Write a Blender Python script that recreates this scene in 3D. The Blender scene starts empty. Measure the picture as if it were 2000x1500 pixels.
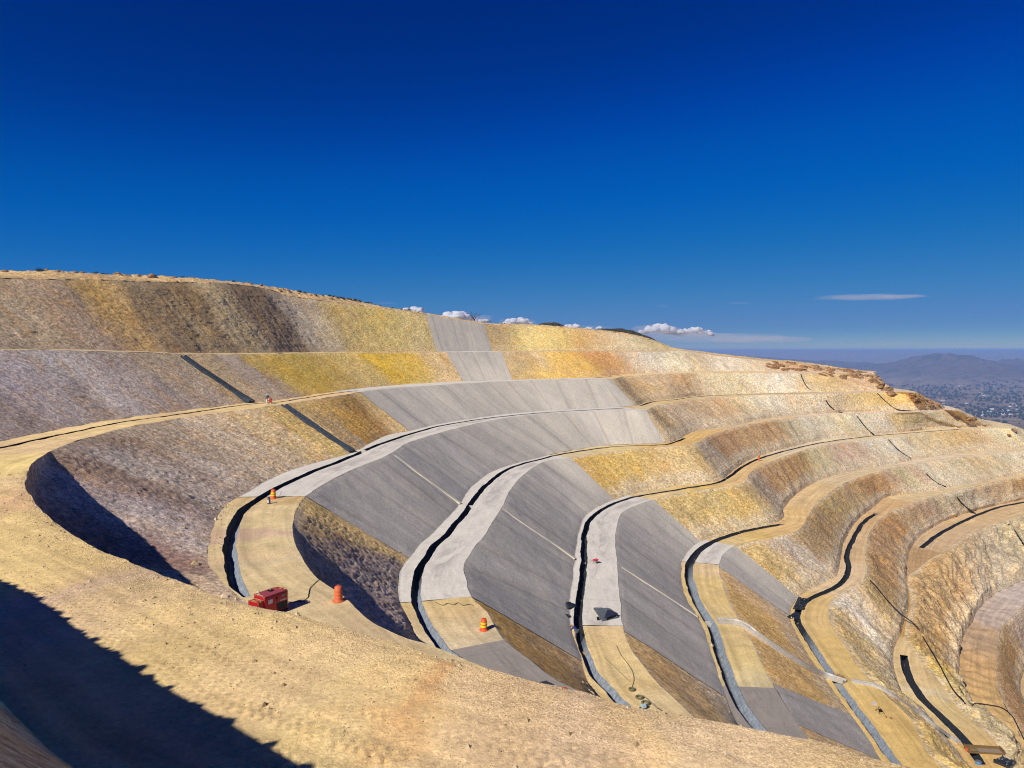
import bpy, math, random
import numpy as np
from mathutils import Vector
random.seed(7)
S = bpy.context.scene
COL = S.collection
# ------------------------------------------------------------------ camera
F, CX, CY, HOR = 1400.0, 1000.0, 750.0, 684.0
PITCH = math.atan((CY - HOR) / F)
cam_d = bpy.data.cameras.new('camera'); cam = bpy.data.objects.new('camera', cam_d); COL.objects.link(cam)
cam_d.sensor_width = 36.0; cam_d.lens = 36.0 * F / 2000.0
cam.location = (0, 0, 0); cam.rotation_euler = (math.pi / 2 - PITCH, 0, 0)
cam_d.clip_start = 0.2; cam_d.clip_end = 200000
S.camera = cam
# ------------------------------------------------------------------ light
SUN_EL, SUN_AZ = math.radians(37.5), math.radians(42)      # shadows run away from the camera and to the right
sdir = Vector((math.sin(SUN_AZ) * math.cos(SUN_EL), math.cos(SUN_AZ) * math.cos(SUN_EL), -math.sin(SUN_EL)))
sun_d = bpy.data.lights.new('sun', 'SUN'); sun = bpy.data.objects.new('sun', sun_d); COL.objects.link(sun)
sun_d.energy = 4.2; sun_d.angle = math.radians(0.53); sun_d.color = (1.0, 0.955, 0.88)
sun.rotation_euler = sdir.to_track_quat('-Z', 'Y').to_euler()
W = bpy.data.worlds.new('World'); S.world = W; W.use_nodes = True
wn = W.node_tree.nodes; wl = W.node_tree.links
bg = wn['Background']; sky = wn.new('ShaderNodeTexSky'); sky.sky_type = 'NISHITA'
sky.sun_disc = False; sky.sun_elevation = SUN_EL
sky.sun_rotation = math.atan2(-sdir.x, -sdir.y)
sky.altitude = 4000; sky.air_density = 1.0; sky.dust_density = 0.6; sky.ozone_density = 5.0
sat = wn.new('ShaderNodeHueSaturation'); sat.inputs['Saturation'].default_value = 1.22; sat.inputs['Hue'].default_value = .522
wl.new(sky.outputs[0], sat.inputs['Color'])
sc1 = wn.new('ShaderNodeVectorMath'); sc1.operation = 'SCALE'; sc1.inputs[3].default_value = .0714; wl.new(sat.outputs[0], sc1.inputs[0])
cur = wn.new('ShaderNodeRGBCurve'); wl.new(sc1.outputs[0], cur.inputs['Color'])      # bright end raised to whiten shadows; deep blue of thin air at 4000 m
for ch, pts in ((0, [(.035, 0), (.107, .035), (.19, .075), (.40, .16), (1, 1.2)]), (1, [(.041, .026), (.093, .102), (.23, .195), (.56, .30), (1, 1.0)]), (2, [(.195, .21), (.35, .45), (.565, .50), (.80, .55), (1, .70)])):
    c_ = cur.mapping.curves[ch]; c_.points[0].location = (0, 0); c_.points[1].location = pts[-1]
    for q_ in pts[:-1]: c_.points.new(*q_)
cur.mapping.update()
sc2 = wn.new('ShaderNodeVectorMath'); sc2.operation = 'SCALE'; sc2.inputs[3].default_value = 14.0; wl.new(cur.outputs[0], sc2.inputs[0])
wl.new(sc2.outputs[0], bg.inputs[0]); bg.inputs[1].default_value = 0.06
S.view_settings.view_transform = 'Standard'; S.view_settings.look = 'None'
S.view_settings.exposure = 0.20; S.view_settings.gamma = 1.0
S.cycles.max_bounces = 5; S.cycles.diffuse_bounces = 3; S.cycles.volume_bounces = 1
S.cycles.use_denoising = True; S.cycles.denoising_prefilter = 'FAST'; S.cycles.filter_width = 1.1
S.cycles.transparent_max_bounces = 16

# ------------------------------------------------------------------ geometry helpers
cp, sp = math.cos(PITCH), math.sin(PITCH)
def ray(x, y):
    a, b = (x - CX) / F, (CY - y) / F
    return np.array([a, cp + b * sp, -sp + b * cp])
def PZ(x, y, z):                      # picture point on the level that lies z metres below the eye
    r = ray(x, y); return r * (-z / r[2])
def PD(x, y, d):                      # picture point at depth d
    r = ray(x, y); return r * (d / r[1])
def lin(c):
    c = np.array(c, float) / 255.0
    return np.where(c < .04045, c / 12.92, ((c + .055) / 1.055) ** 2.4)

_rs = np.random.RandomState(3)
_T = _rs.rand(64, 64, 64).astype(np.float32)
def vnoise(p):
    i = np.floor(p).astype(np.int64); f = (p - i).astype(np.float32); f = f * f * (3 - 2 * f)
    x0, y0, z0 = i[:, 0] & 63, i[:, 1] & 63, i[:, 2] & 63
    x1, y1, z1 = (x0 + 1) & 63, (y0 + 1) & 63, (z0 + 1) & 63
    fx, fy, fz = f[:, 0], f[:, 1], f[:, 2]
    a = _T[x0, y0, z0] * (1 - fx) + _T[x1, y0, z0] * fx
    b = _T[x0, y1, z0] * (1 - fx) + _T[x1, y1, z0] * fx
    c = _T[x0, y0, z1] * (1 - fx) + _T[x1, y0, z1] * fx
    d = _T[x0, y1, z1] * (1 - fx) + _T[x1, y1, z1] * fx
    return (a * (1 - fy) + b * fy) * (1 - fz) + (c * (1 - fy) + d * fy) * fz
def fbm(p, octv=4, scale=1.0, seed=0, ridge=False):
    p = np.asarray(p, float) * scale + seed * 17.31; r = 0; a = 1.0; t = 0
    for k in range(octv):
        n = vnoise(p) * 2 - 1
        if ridge: n = 1 - 2 * np.abs(n)
        r = r + a * n; t += a; a *= .5; p = p * 2.03 + 11.7
    return r / t

def cr(pts, n=24):                    # centripetal catmull-rom
    P = np.array(pts, float); P = np.vstack([2 * P[0] - P[1], P, 2 * P[-1] - P[-2]]); out = []
    for i in range(1, len(P) - 2):
        p0, p1, p2, p3 = P[i - 1:i + 3]
        t0 = 0; t1 = t0 + max(np.linalg.norm(p1 - p0), 1e-4) ** .5; t2 = t1 + max(np.linalg.norm(p2 - p1), 1e-4) ** .5; t3 = t2 + max(np.linalg.norm(p3 - p2), 1e-4) ** .5
        for t in np.linspace(t1, t2, n, endpoint=False):
            A1 = (t1 - t) / (t1 - t0) * p0 + (t - t0) / (t1 - t0) * p1
            A2 = (t2 - t) / (t2 - t1) * p1 + (t - t1) / (t2 - t1) * p2
            A3 = (t3 - t) / (t3 - t2) * p2 + (t - t2) / (t3 - t2) * p3
            B1 = (t2 - t) / (t2 - t0) * A1 + (t - t0) / (t2 - t0) * A2
            B2 = (t3 - t) / (t3 - t1) * A2 + (t - t1) / (t3 - t1) * A3
            out.append((t2 - t) / (t2 - t1) * B1 + (t - t1) / (t2 - t1) * B2)
    out.append(P[-2]); return np.array(out)
class Curve:
    def __init__(s, pts, z):
        q = []
        for e in pts:
            if e[0] == 'p': q.append(np.array([e[1], e[2], -(e[3] if len(e) > 3 else z)]))
            elif len(e) == 3: q.append(PD(*e))
            else: q.append(PZ(e[0], e[1], z))
        s.P = cr(q); d = np.linalg.norm(np.diff(s.P, axis=0), axis=1); s.S = np.r_[0, np.cumsum(d)]; s.L = s.S[-1]
        s.z = z
    def at(s, t):
        t = np.asarray(t, float)
        return np.stack([np.interp(t, s.S, s.P[:, k]) for k in range(3)], -1)
    def near(s, p):                   # arc length of the plan-nearest point
        t = np.linspace(0, s.L, max(200, int(s.L * 3))); q = s.at(t)
        return t[np.argmin((q[:, 0] - p[0]) ** 2 + (q[:, 1] - p[1]) ** 2)]
def gsm(a, w):
    k = np.exp(-.5 * (np.arange(-3 * w, 3 * w + 1) / w) ** 2); k /= k.sum()
    return np.convolve(np.pad(a, 3 * w, mode='edge'), k, 'valid')
def match(A, B, anchors=()):          # A crest-side curve, B toe-side; returns function u -> (sa, sb)
    ta = np.linspace(0, A.L, 900); tb = np.linspace(0, B.L, 900); pa = A.at(ta); pb = B.at(tb)
    d = (pa[:, None, 0] - pb[None, :, 0]) ** 2 + (pa[:, None, 1] - pb[None, :, 1]) ** 2
    na = tb[np.argmin(d, 1)]; nb = ta[np.argmin(d, 0)]
    sa = np.r_[ta, nb]; sb = np.r_[na, tb]; u = sa + sb; w = sa - sb
    o = np.argsort(u); U = np.linspace(0, A.L + B.L, 1500); Wv = gsm(np.interp(U, u[o], w[o]), 18)
    if len(anchors):
        au = np.array([a + b for a, b in anchors]); aw = np.array([a - b for a, b in anchors])
        o = np.argsort(au); Wv = Wv + np.interp(U, au[o], (aw - np.interp(au, U, Wv))[o])
    a = np.maximum.accumulate((U + Wv) / 2); b = np.maximum.accumulate((U - Wv) / 2)
    a = np.clip(a, 0, A.L); b = np.clip(b, 0, B.L)
    return U, a, b
def stations(A, B, U, a, b, u0, u1, k):
    m = (A.at(a) + B.at(b)) / 2; m2 = A.at(a); D = np.minimum(np.linalg.norm(m, axis=1), np.linalg.norm(m2, axis=1) * 1.2)
    dens = 1 / np.clip(D * k, .05, 1.4) / 2; C = np.r_[0, np.cumsum((dens[1:] + dens[:-1]) / 2 * np.diff(U))]
    c0, c1 = np.interp([u0, u1], U, C); n = max(3, int(c1 - c0))
    return np.interp(np.linspace(c0, c1, n), C, U)

def mesh_obj(name, V, Fq, mat=None, parent=None, smooth=True, uv=None, tint=None, rgh=None):
    V = np.asarray(V, np.float32).reshape(-1, 3); Fq = np.asarray(Fq, np.int32)
    me = bpy.data.meshes.new(name); n, k = Fq.shape
    me.vertices.add(len(V)); me.vertices.foreach_set('co', V.ravel())
    me.loops.add(n * k); me.loops.foreach_set('vertex_index', Fq.ravel())
    me.polygons.add(n); me.polygons.foreach_set('loop_start', np.arange(0, n * k, k, dtype=np.int32)); me.polygons.foreach_set('loop_total', np.full(n, k, np.int32))
    me.polygons.foreach_set('use_smooth', np.full(n, smooth))
    if uv is not None:
        l = me.uv_layers.new(name='UVMap'); l.data.foreach_set('uv', np.asarray(uv, np.float32)[Fq.ravel()].ravel())
    if tint is not None:
        at = me.attributes.new('tint', 'FLOAT_COLOR', 'POINT'); at.data.foreach_set('color', np.c_[tint, np.ones(len(tint))].astype(np.float32).ravel())
    if rgh is not None:
        at = me.attributes.new('rgh', 'FLOAT', 'POINT'); at.data.foreach_set('value', np.asarray(rgh, np.float32))
    me.update(calc_edges=True); me.validate()
    o = bpy.data.objects.new(name, me); COL.objects.link(o)
    if mat: me.materials.append(mat)
    if parent: o.parent = parent
    return o
def grid_obj(name, G, mat, uv, tint, rgh, kind='structure', mask=None):
    ns, nc = G.shape[:2]; i = np.arange(ns * nc).reshape(ns, nc)
    q = np.stack([i[:-1, :-1], i[1:, :-1], i[1:, 1:], i[:-1, 1:]], -1)
    if mask is not None: q = q[mask]
    q = q.reshape(-1, 4)
    if not len(q): return None
    us, inv = np.unique(q, return_inverse=True); q = inv.reshape(-1, 4)
    a = G.reshape(-1, 3)[us]
    # wind so that faces look up
    e = np.cross(a[q[:, 1]] - a[q[:, 0]], a[q[:, 3]] - a[q[:, 0]])[:, 2].mean()
    if e < 0: q = q[:, ::-1]
    o = mesh_obj(name, a, q, mat, None, True, uv.reshape(-1, 2)[us], tint.reshape(-1, 3)[us], rgh.ravel()[us])
    if kind: o['kind'] = kind
    return o
def proj(P):
    x, y, z = P[..., 0], P[..., 1], P[..., 2]
    d = y * cp - z * sp; u = y * sp + z * cp; d = np.maximum(d, .1)
    return CX + F * x / d, CY - F * u / d
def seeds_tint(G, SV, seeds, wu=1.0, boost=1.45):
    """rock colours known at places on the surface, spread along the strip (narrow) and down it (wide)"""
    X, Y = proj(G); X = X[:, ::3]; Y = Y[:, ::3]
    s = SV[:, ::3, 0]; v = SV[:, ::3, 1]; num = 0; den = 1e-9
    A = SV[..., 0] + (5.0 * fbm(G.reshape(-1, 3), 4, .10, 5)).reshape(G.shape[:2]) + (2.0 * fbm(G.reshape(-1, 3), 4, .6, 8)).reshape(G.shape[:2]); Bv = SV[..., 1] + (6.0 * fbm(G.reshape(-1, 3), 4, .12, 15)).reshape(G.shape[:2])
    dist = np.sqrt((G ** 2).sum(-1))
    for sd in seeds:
        px, py, c = sd[:3]; lc = lin(c); lc = lc * (1 + boost * np.clip((.50 - lc[0]) / .3, 0, 1)) * (np.array([1.05, 1.0, .88])) if px > 1100 else lc; r = sd[3] if len(sd) > 3 else 40.0  # darker seeds at right are lifted to offset grazing sun
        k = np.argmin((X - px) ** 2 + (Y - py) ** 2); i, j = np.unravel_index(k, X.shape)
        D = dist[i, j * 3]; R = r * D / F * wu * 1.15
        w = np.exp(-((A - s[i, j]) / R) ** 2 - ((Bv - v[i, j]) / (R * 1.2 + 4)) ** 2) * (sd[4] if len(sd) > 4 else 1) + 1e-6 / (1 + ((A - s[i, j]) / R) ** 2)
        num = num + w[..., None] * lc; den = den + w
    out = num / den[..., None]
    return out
# ------------------------------------------------------------------ materials
class NB:
    def __init__(s, name, rough=.9, spec=.15):
        s.m = bpy.data.materials.new(name); s.m.use_nodes = True; s.t = s.m.node_tree; s.b = s.t.nodes['Principled BSDF']
        s.b.inputs['Roughness'].default_value = rough; s.b.inputs['Specular IOR Level'].default_value = spec
    def n(s, t, **k):
        o = s.t.nodes.new(t)
        for a, b in k.items(): setattr(o, a, b)
        return o
    def L(s, a, b): s.t.links.new(a, b)
    def attr(s, nm, out='Color'):
        o = s.n('ShaderNodeAttribute', attribute_name=nm); return o.outputs[out]
    def obj(s): return s.n('ShaderNodeTexCoord').outputs['Object']
    def uv(s): return s.n('ShaderNodeTexCoord').outputs['UV']
    def mp(s, v, sc=(1, 1, 1), loc=(0, 0, 0)):
        o = s.n('ShaderNodeMapping'); s.L(v, o.inputs[0]); o.inputs['Scale'].default_value = sc; o.inputs['Location'].default_value = loc; return o.outputs[0]
    def noise(s, v, sc, det=4, rough=.55, dist=0.0, out='Fac'):
        o = s.n('ShaderNodeTexNoise'); s.L(v, o.inputs['Vector']); o.inputs['Scale'].default_value = sc; o.inputs['Detail'].default_value = det
        o.inputs['Roughness'].default_value = rough; o.inputs['Distortion'].default_value = dist; return o.outputs[out]
    def vor(s, v, sc, feat='F1', out='Distance', rnd=1):
        o = s.n('ShaderNodeTexVoronoi', feature=feat); s.L(v, o.inputs['Vector']); o.inputs['Scale'].default_value = sc; o.inputs['Randomness'].default_value = rnd; return o.outputs[out]
    def wave(s, v, sc, dist=3, det=2, dsc=1, dirn='X'):
        o = s.n('ShaderNodeTexWave', bands_direction=dirn); s.L(v, o.inputs['Vector']); o.inputs['Scale'].default_value = sc
        o.inputs['Distortion'].default_value = dist; o.inputs['Detail'].default_value = det; o.inputs['Detail Scale'].default_value = dsc; return o.outputs['Fac']
    def rng(s, v, a, b, c, d):
        o = s.n('ShaderNodeMapRange'); s.i(o.inputs[0], v)
        for k, x in zip((1, 2, 3, 4), (a, b, c, d)): s.i(o.inputs[k], x)
        return o.outputs[0]
    def i(s, sock, v):
        if hasattr(v, 'links') or hasattr(v, 'is_output'): s.L(v, sock)
        else: sock.default_value = v
    def ma(s, op, a, b=0.0, c=0.0):
        o = s.n('ShaderNodeMath', operation=op); s.i(o.inputs[0], a); s.i(o.inputs[1], b); s.i(o.inputs[2], c); return o.outputs[0]
    def mix(s, f, a, b, mode='MIX'):
        o = s.n('ShaderNodeMix', data_type='RGBA', blend_type=mode); s.i(o.inputs[0], f)
        s.i(o.inputs[6], a if not isinstance(a, tuple) else (*a, 1)); s.i(o.inputs[7], b if not isinstance(b, tuple) else (*b, 1)); return o.outputs[2]
    def scale(s, c, f):
        o = s.n('ShaderNodeVectorMath', operation='SCALE'); s.L(c, o.inputs[0]); s.i(o.inputs[3], f); return o.outputs[0]
    def base(s, c): s.L(c, s.b.inputs['Base Color'])
    def bump(s, h, dist=.1, st=1.0, prev=None):
        o = s.n('ShaderNodeBump'); s.i(o.inputs['Strength'], st); o.inputs['Distance'].default_value = dist; s.L(h, o.inputs['Height'])
        if prev: s.L(prev, o.inputs['Normal'])
        s.L(o.outputs[0], s.b.inputs['Normal']); return o.outputs[0]

def mk_rock():
    m = NB('rock face', 1.0, .1); t = m.attr('tint'); r = m.attr('rgh', 'Fac'); o = m.obj(); uv = m.uv()
    wob = m.n('ShaderNodeVectorMath', operation='ADD'); m.L(uv, wob.inputs[0]); m.L(m.scale(m.noise(o, .12, 4, .6, 0, 'Color'), 7.0), wob.inputs[1]); wv = wob.outputs[0]
    st = m.noise(m.mp(wv, (.55, .10, 1)), 1.0, 8, .68, .5)
    fine = m.noise(o, 1.7, 10, .80); big = m.noise(o, .13, 7, .66, .9); grit = m.noise(o, 5.5, 5, .8)
    c = m.scale(t, m.rng(st, .3, .7, .86, 1.16))
    c = m.scale(c, m.rng(fine, .40, .60, .58, 1.40)); c = m.scale(c, m.rng(m.noise(o, 4.0, 8, .85), .42, .58, .66, 1.32))
    c = m.scale(c, m.rng(big, .3, .7, .84, 1.16))
    c = m.mix(m.rng(m.noise(m.mp(wv, (.35, .09, 1), (7, 3, 0)), 1.0, 8, .68, .6), .50, .66, 0, .6), c, m.mix(1.0, c, (1.12, .84, .50), 'MULTIPLY'))
    c = m.mix(m.rng(m.noise(m.mp(wv, (.30, .08, 1), (31, 9, 0)), 1.0, 8, .68, .6), .52, .68, 0, .45), c, m.mix(.45, m.scale(c, 1.2), (.46, .40, .38), 'MIX'))
    pit = m.rng(m.noise(o, 1.5, 9, .85, .4), .53, .57, 0, 1)
    c = m.mix(m.ma('MULTIPLY', pit, m.ma('MULTIPLY', r, .5)), c, m.scale(c, .42))
    c = m.mix(m.ma('MULTIPLY', m.rng(grit, .55, .68, 0, 1), m.ma('MULTIPLY', r, .35)), c, m.scale(c, .5))
    m.base(m.scale(c, 1.24))
    tool = m.wave(m.mp(uv, (1, .04, 1)), .9, 2.5, 3, 1.4)
    h = m.ma('ADD', m.ma('MULTIPLY', m.noise(o, 3.6, 10, .84), .8), m.ma('MULTIPLY', m.vor(o, 4.5), .08)); h = m.ma('ADD', h, m.ma('MULTIPLY', st, .3)); h = m.ma('ADD', h, m.ma('MULTIPLY', tool, .05))
    m.bump(h, .42, m.rng(r, 0, 1.5, .12, .95)); return m.m
def mk_dirt():
    m = NB('compacted dirt', 1.0, .1); t = m.attr('tint'); r = m.attr('rgh', 'Fac'); o = m.obj(); uv = m.uv()
    lane = m.noise(m.mp(uv, (.03, 1.3, 1)), 1.0, 5, .6, .4)
    big = m.noise(o, .35, 6, .6, .5); med = m.noise(o, 3.0, 7, .7); peb = m.vor(o, 16); peb2 = m.vor(o, 38, 'F1', 'Color')
    c = m.scale(t, m.rng(lane, .3, .7, .78, 1.18)); c = m.scale(c, m.rng(big, .3, .7, .84, 1.14)); c = m.scale(c, m.rng(med, .3, .7, .84, 1.14))
    g = m.n('ShaderNodeSeparateColor'); m.L(peb2, g.inputs[0])
    c = m.mix(r, c, m.scale(c, m.rng(g.outputs[0], 0, 1, .68, 1.30))); c = m.scale(c, m.rng(m.noise(o, 9, 6, .8), .4, .6, .86, 1.14))
    c = m.mix(m.rng(m.noise(o, 14, 4, .8), .60, .66, 0, .5), c, m.scale(c, .4))
    c = m.mix(m.rng(m.noise(o, .22, 4, .6), .55, .75, 0, .5), c, m.mix(1.0, c, (1.06, 1.0, .78), 'MULTIPLY'))
    m.base(c)
    h = m.ma('ADD', m.ma('MULTIPLY', m.noise(o, 5, 8, .75), .5), m.ma('MULTIPLY', m.ma('SUBTRACT', 1, peb), .10))
    m.bump(h, .16, m.rng(r, 0, 1, .3, 1.0)); return m.m
def mk_shot():
    m = NB('sprayed concrete', .95, .2); t = m.attr('tint'); o = m.obj(); uv = m.uv()
    big = m.noise(m.mp(uv, (.13, .03, 1)), 1.0, 6, .6, .3); st = m.noise(m.mp(uv, (1.3, .05, 1)), 1.0, 6, .6, .4); fine = m.noise(o, 3.2, 8, .75)
    wv = m.wave(m.mp(uv, (1, .05, 1)), .04, 14.0, 4, .5)              # uneven darker runs, several metres apart
    ln = m.rng(wv, .0, .06, 0.86, 1.0)
    c = m.scale(t, m.rng(big, .3, .7, .84, 1.14)); c = m.scale(c, m.rng(st, .3, .7, .94, 1.06)); c = m.scale(c, ln); c = m.scale(c, m.rng(fine, .38, .62, .84, 1.14))
    c = m.mix(m.rng(m.noise(m.mp(uv, (.4, .06, 1), (5, 2, 0)), 1.0, 4, .6), .5, .75, 0, .45), c, m.mix(1.0, c, (1.08, .99, .88), 'MULTIPLY'))
    c = m.mix(m.rng(m.noise(m.mp(uv, (.3, .12, 1), (15, 2, 0)), 1.0, 4, .6), .55, .75, 0, .5), c, m.mix(1.0, c, (.94, .98, 1.05), 'MULTIPLY'))
    m.base(c)
    h = m.ma('ADD', m.noise(o, 2.6, 9, .78), m.ma('MULTIPLY', ln, 1.2)); h = m.ma('ADD', h, m.ma('MULTIPLY', m.wave(m.mp(uv, (1, .05, 1)), .8, 3, 3, 1.3), .12))
    m.bump(h, .12, .8); return m.m
def mk_conc():
    m = NB('poured concrete slabs', .85, .3); t = m.attr('tint'); o = m.obj(); uv = m.uv()
    j = m.n('ShaderNodeTexBrick'); m.L(m.mp(uv, (1, .2, 1)), j.inputs['Vector']); j.offset = 0; j.inputs['Scale'].default_value = 1.0
    j.inputs['Brick Width'].default_value = 4.0; j.inputs['Row Height'].default_value = 30; j.inputs['Mortar Size'].default_value = .035; j.inputs['Mortar Smooth'].default_value = .2
    st = m.noise(m.mp(uv, (.25, 1.3, 1)), 1.0, 7, .65, 1.2); wet = m.rng(m.noise(m.mp(uv, (.07, .33, 1)), 1.0, 8, .7, 1.0),   .50, .60, 0, 1)
    c = m.scale(t, m.rng(st, .3, .7, .84, 1.1)); c = m.scale(c, m.rng(m.noise(o, 4, 8, .7), .3, .7, .9, 1.1))
    mid = m.n('ShaderNodeSeparateXYZ'); m.L(uv, mid.inputs[0]); band = m.rng(m.ma('ABSOLUTE', m.ma('SUBTRACT', mid.outputs[1], m.attr('rgh', 'Fac'))), .6, 1.9, 1, 0)
    c = m.mix(m.ma('MULTIPLY', wet, m.ma('MULTIPLY', band, .7)), c, m.mix(1.0, c, (.62, .6, .62), 'MULTIPLY'))
    c = m.mix(m.ma('MULTIPLY', j.outputs['Fac'], .5), c, m.scale(c, .55))
    m.base(c); m.bump(m.noise(o, 6, 6, .7), .02, .6); return m.m
def mk_liner():
    m = NB('channel lining', .8, .3); t = m.attr('tint'); o = m.obj()
    n = m.noise(o, 2.2, 8, .72); c = m.scale(t, m.rng(n, .3, .7, .55, 1.5)); m.base(c); m.bump(m.noise(o, 3, 8, .7, .5), .25, .9); return m.m
M_ROCK, M_DIRT, M_SHOT, M_CONC, M_LINE = mk_rock(), mk_dirt(), mk_shot(), mk_conc(), mk_liner()
# ------------------------------------------------------------------ the pit: benches (levels) and the cut faces between them
Z0, DZ = 9.0, 7.2
Z = [Z0 + DZ * k for k in range(9)]
def p(*a): return ('p',) + a
A_CREST = Curve([p(14, -7.5, 1.8), p(6, -3, 1.8), p(-3.2, 2.3, 1.8), p(-11.1, 8.4, 1.8), p(-18.0, 13.8, 1.8), p(-25.0, 19.8, 1.8), p(-38, 27, 1.6), p(-51, 36, 1.4), p(-61, 48, 1.2), p(-65, 62, .8), p(-65.5, 82, .15),
    (91, 683.5, 97), (236, 687.5, 110), (392, 692, 129), (525, 691, 153), (626, 689.5, 176), (740, 688.5, 197), (858, 688, 217), (970, 687.5, 235), (1120, 685.5, 254), (1245, 687, 271), (1300, 686, 284), (1328, 684.5, 292), (1370, 690, 299), (1430, 698, 306), (1510, 706, 312), (1560, 710, 315), (1600, 717, 317), (1640, 722, 318), (1700, 728, 317), p(168, 330, 10), p(172, 350, 12)], 1.8)
A_TOE = Curve([p(12, -12, 1.8), p(3, -8, 1.8), p(-6, -3, 1.8), p(-14, 3.5, 1.8), p(-21, 9, 1.8), p(-28, 15, 1.8), p(-41, 22, 1.6), p(-54, 32, 1.4), p(-65, 46, 1.2), p(-69, 62, .8), p(-69.5, 83, .1),
    (60, 681.5, 101), (222, 684.5, 114), (384, 689.5, 133), (520, 689, 157), (622, 687.8, 180), (738, 687, 201), (857, 686.6, 221), (970, 686, 239), (1120, 684, 258), (1245, 685, 275), (1300, 684, 288), (1328, 683, 296), (1370, 688, 305), (1430, 696, 312), (1510, 704, 318), (1560, 708, 321), (1600, 715, 323), (1640, 720, 323), p(163, 335, 9.5), p(163, 350, 11)], 1.8)
_TD = ([-300, -108, 98, 280, 429, 545, 663, 786, 909, 1072, 1175, 1245, 1283, 1315, 1335, 1640, 1700], [90, 103, 118, 138, 163, 187, 208, 229, 247, 270, 281, 290, 296, 303, 307, 330, 331])
def TD(x, e=0): return float(np.interp(x, *_TD)) + e
T_TOP = Curve([p(20, -32, -1), p(-8, -30, -1.5), p(-35, -18, -2), p(-62, 0, -3.5), p(-84, 30, -6), p(-90, 60, -8)] + [(x, y, TD(x)) for x, y in
    [(-108, 543), (0, 544), (100, 546), (175, 547), (260, 549), (350, 551), (455, 555), (525, 565), (560, 577), (650, 590), (740, 601), (832, 614.5), (890, 624), (944, 633), (965, 634.5), (1035, 636), (1105, 641), (1175, 647), (1245, 657), (1283, 668), (1315, 681), (1335, 684), (1370, 688), (1430, 696), (1510, 704), (1560, 708), (1640, 720)]] + [p(160, 340, 9), p(160, 355, 10)], -9)
RIDGE = Curve([p(30, -60, -1), p(-14, -58, -2), p(-50, -42, -3), p(-85, -14, -5), p(-108, 26, -9), p(-110, 62, -12)] + [(x, y, TD(x, e)) for x, y, e in
    [(-100, 531, 17), (0, 530, 16), (70, 528, 15), (119, 531.5, 14), (210, 537, 13), (297, 540, 12), (416, 548, 11), (525, 560, 11), (595, 572, 11), (650, 580, 11), (710, 590.5, 11), (738, 598.5, 11), (832, 612.5, 11), (890, 622, 11), (944, 631.5, 11), (965, 633, 11), (1035, 634.5, 11), (1105, 639.5, 10), (1175, 645.5, 9), (1245, 656, 8), (1283, 667, 8), (1315, 680, 8), (1335, 683.5, 8), (1370, 687, 8), (1430, 695, 7), (1510, 703, 6), (1560, 707, 5), (1640, 719, 5)]] + [p(157, 345, 9), p(157, 360, 10)], -12)
CREST = {0: Curve([p(30, 3), p(18, 11.5), (1720, 1496), (1615, 1465), (1496, 1437), (1370, 1413), (1315, 1400), (1210, 1381), (1157, 1364), (1035, 1335), (951, 1314), (860, 1295), (800, 1272), (700, 1243), (630, 1223), (574, 1204), (532, 1199), (480, 1185), (420, 1166), (350, 1139), (280, 1113), (210, 1083), (140, 1048), (91, 1013), (66, 986), (52, 951), (56, 920), (70, 899), (105, 878), (157, 860), (245, 836), (350, 817), (455, 803), (518, 795), (595, 783), (665, 772.5), (702, 766), (780, 757.5), (895, 750), (1000, 744.5), (1100, 742), (1192, 740), (1224, 734.5, 243), (1350, 728.5, 266), (1470, 728, 281), (1559, 728, 291), (1650, 728.5, 297), (1700, 731, 299), p(155, 307, 9.5), p(157, 325, 10), p(156, 350, 12)], Z[0])}
TOE = {0: Curve([p(20, -1), p(8, 5.5), p(0, 9.8), (147, 1500), (52, 1416), (0, 1367), p(-20.5, 24.5), p(-29, 31), p(-38, 37), p(-45.5, 45), p(-50.5, 57), (0, 862), (105, 840), (245, 816.5), (350, 803), (483, 787), (560, 779), (612, 771), (700, 759), (800, 750.5), (902, 745), (1000, 742), (1140, 738), (1224, 731, 256), (1350, 725.5, 276), (1470, 725, 290), (1559, 724.5, 300), (1650, 725, 305), (1690, 727, 307), p(155, 318, 9.5), p(162, 334, 10), p(163, 350, 11)], Z[0])}
TOE[1] = Curve([p(34, 6), p(22, 14), p(12, 19.5), p(3, 24.5), p(-4, 29), p(-9, 34), p(-13, 40), (480, 1176), (448, 1150), (416, 1115), (406, 1104), (406, 1070), (416, 1032), (428, 1005), (450, 980), (488, 960), (520, 940), (556, 924), (610, 906), (656, 894), (692, 883), (728, 863), (760, 849), (797, 842.5), (860, 828), (947, 814), (1035, 804.5), (1140, 798), (1224, 794), (1241, 792.5), (1262, 786), (1315, 779), (1370, 772.5), (1485, 768), (1608, 765.5), (1700, 763.8), (1741, 762.8), p(155, 300), p(156, 345)], Z[1])
CREST[1] = Curve([p(34, 13), p(20, 20.5), p(10, 26.5), p(3.5, 31), p(-1.5, 36), (825, 1256), (790, 1247), (734, 1219), (680, 1171), (652, 1150), (624, 1130), (592, 1092), (578, 1068), (571, 1045), (571, 1020), (580, 992), (597, 970), (650, 936), (700, 913), (765, 885.5), (800, 864), (895, 836), (1000, 815), (1105, 806), (1210, 801.5), (1262, 800.5), (1275, 794.5), (1315, 786), (1370, 777.5), (1485, 771.5), (1608, 769), (1741, 765), (1785, 767), p(160, 288), p(163, 310), p(162, 345)], Z[1])
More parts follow.
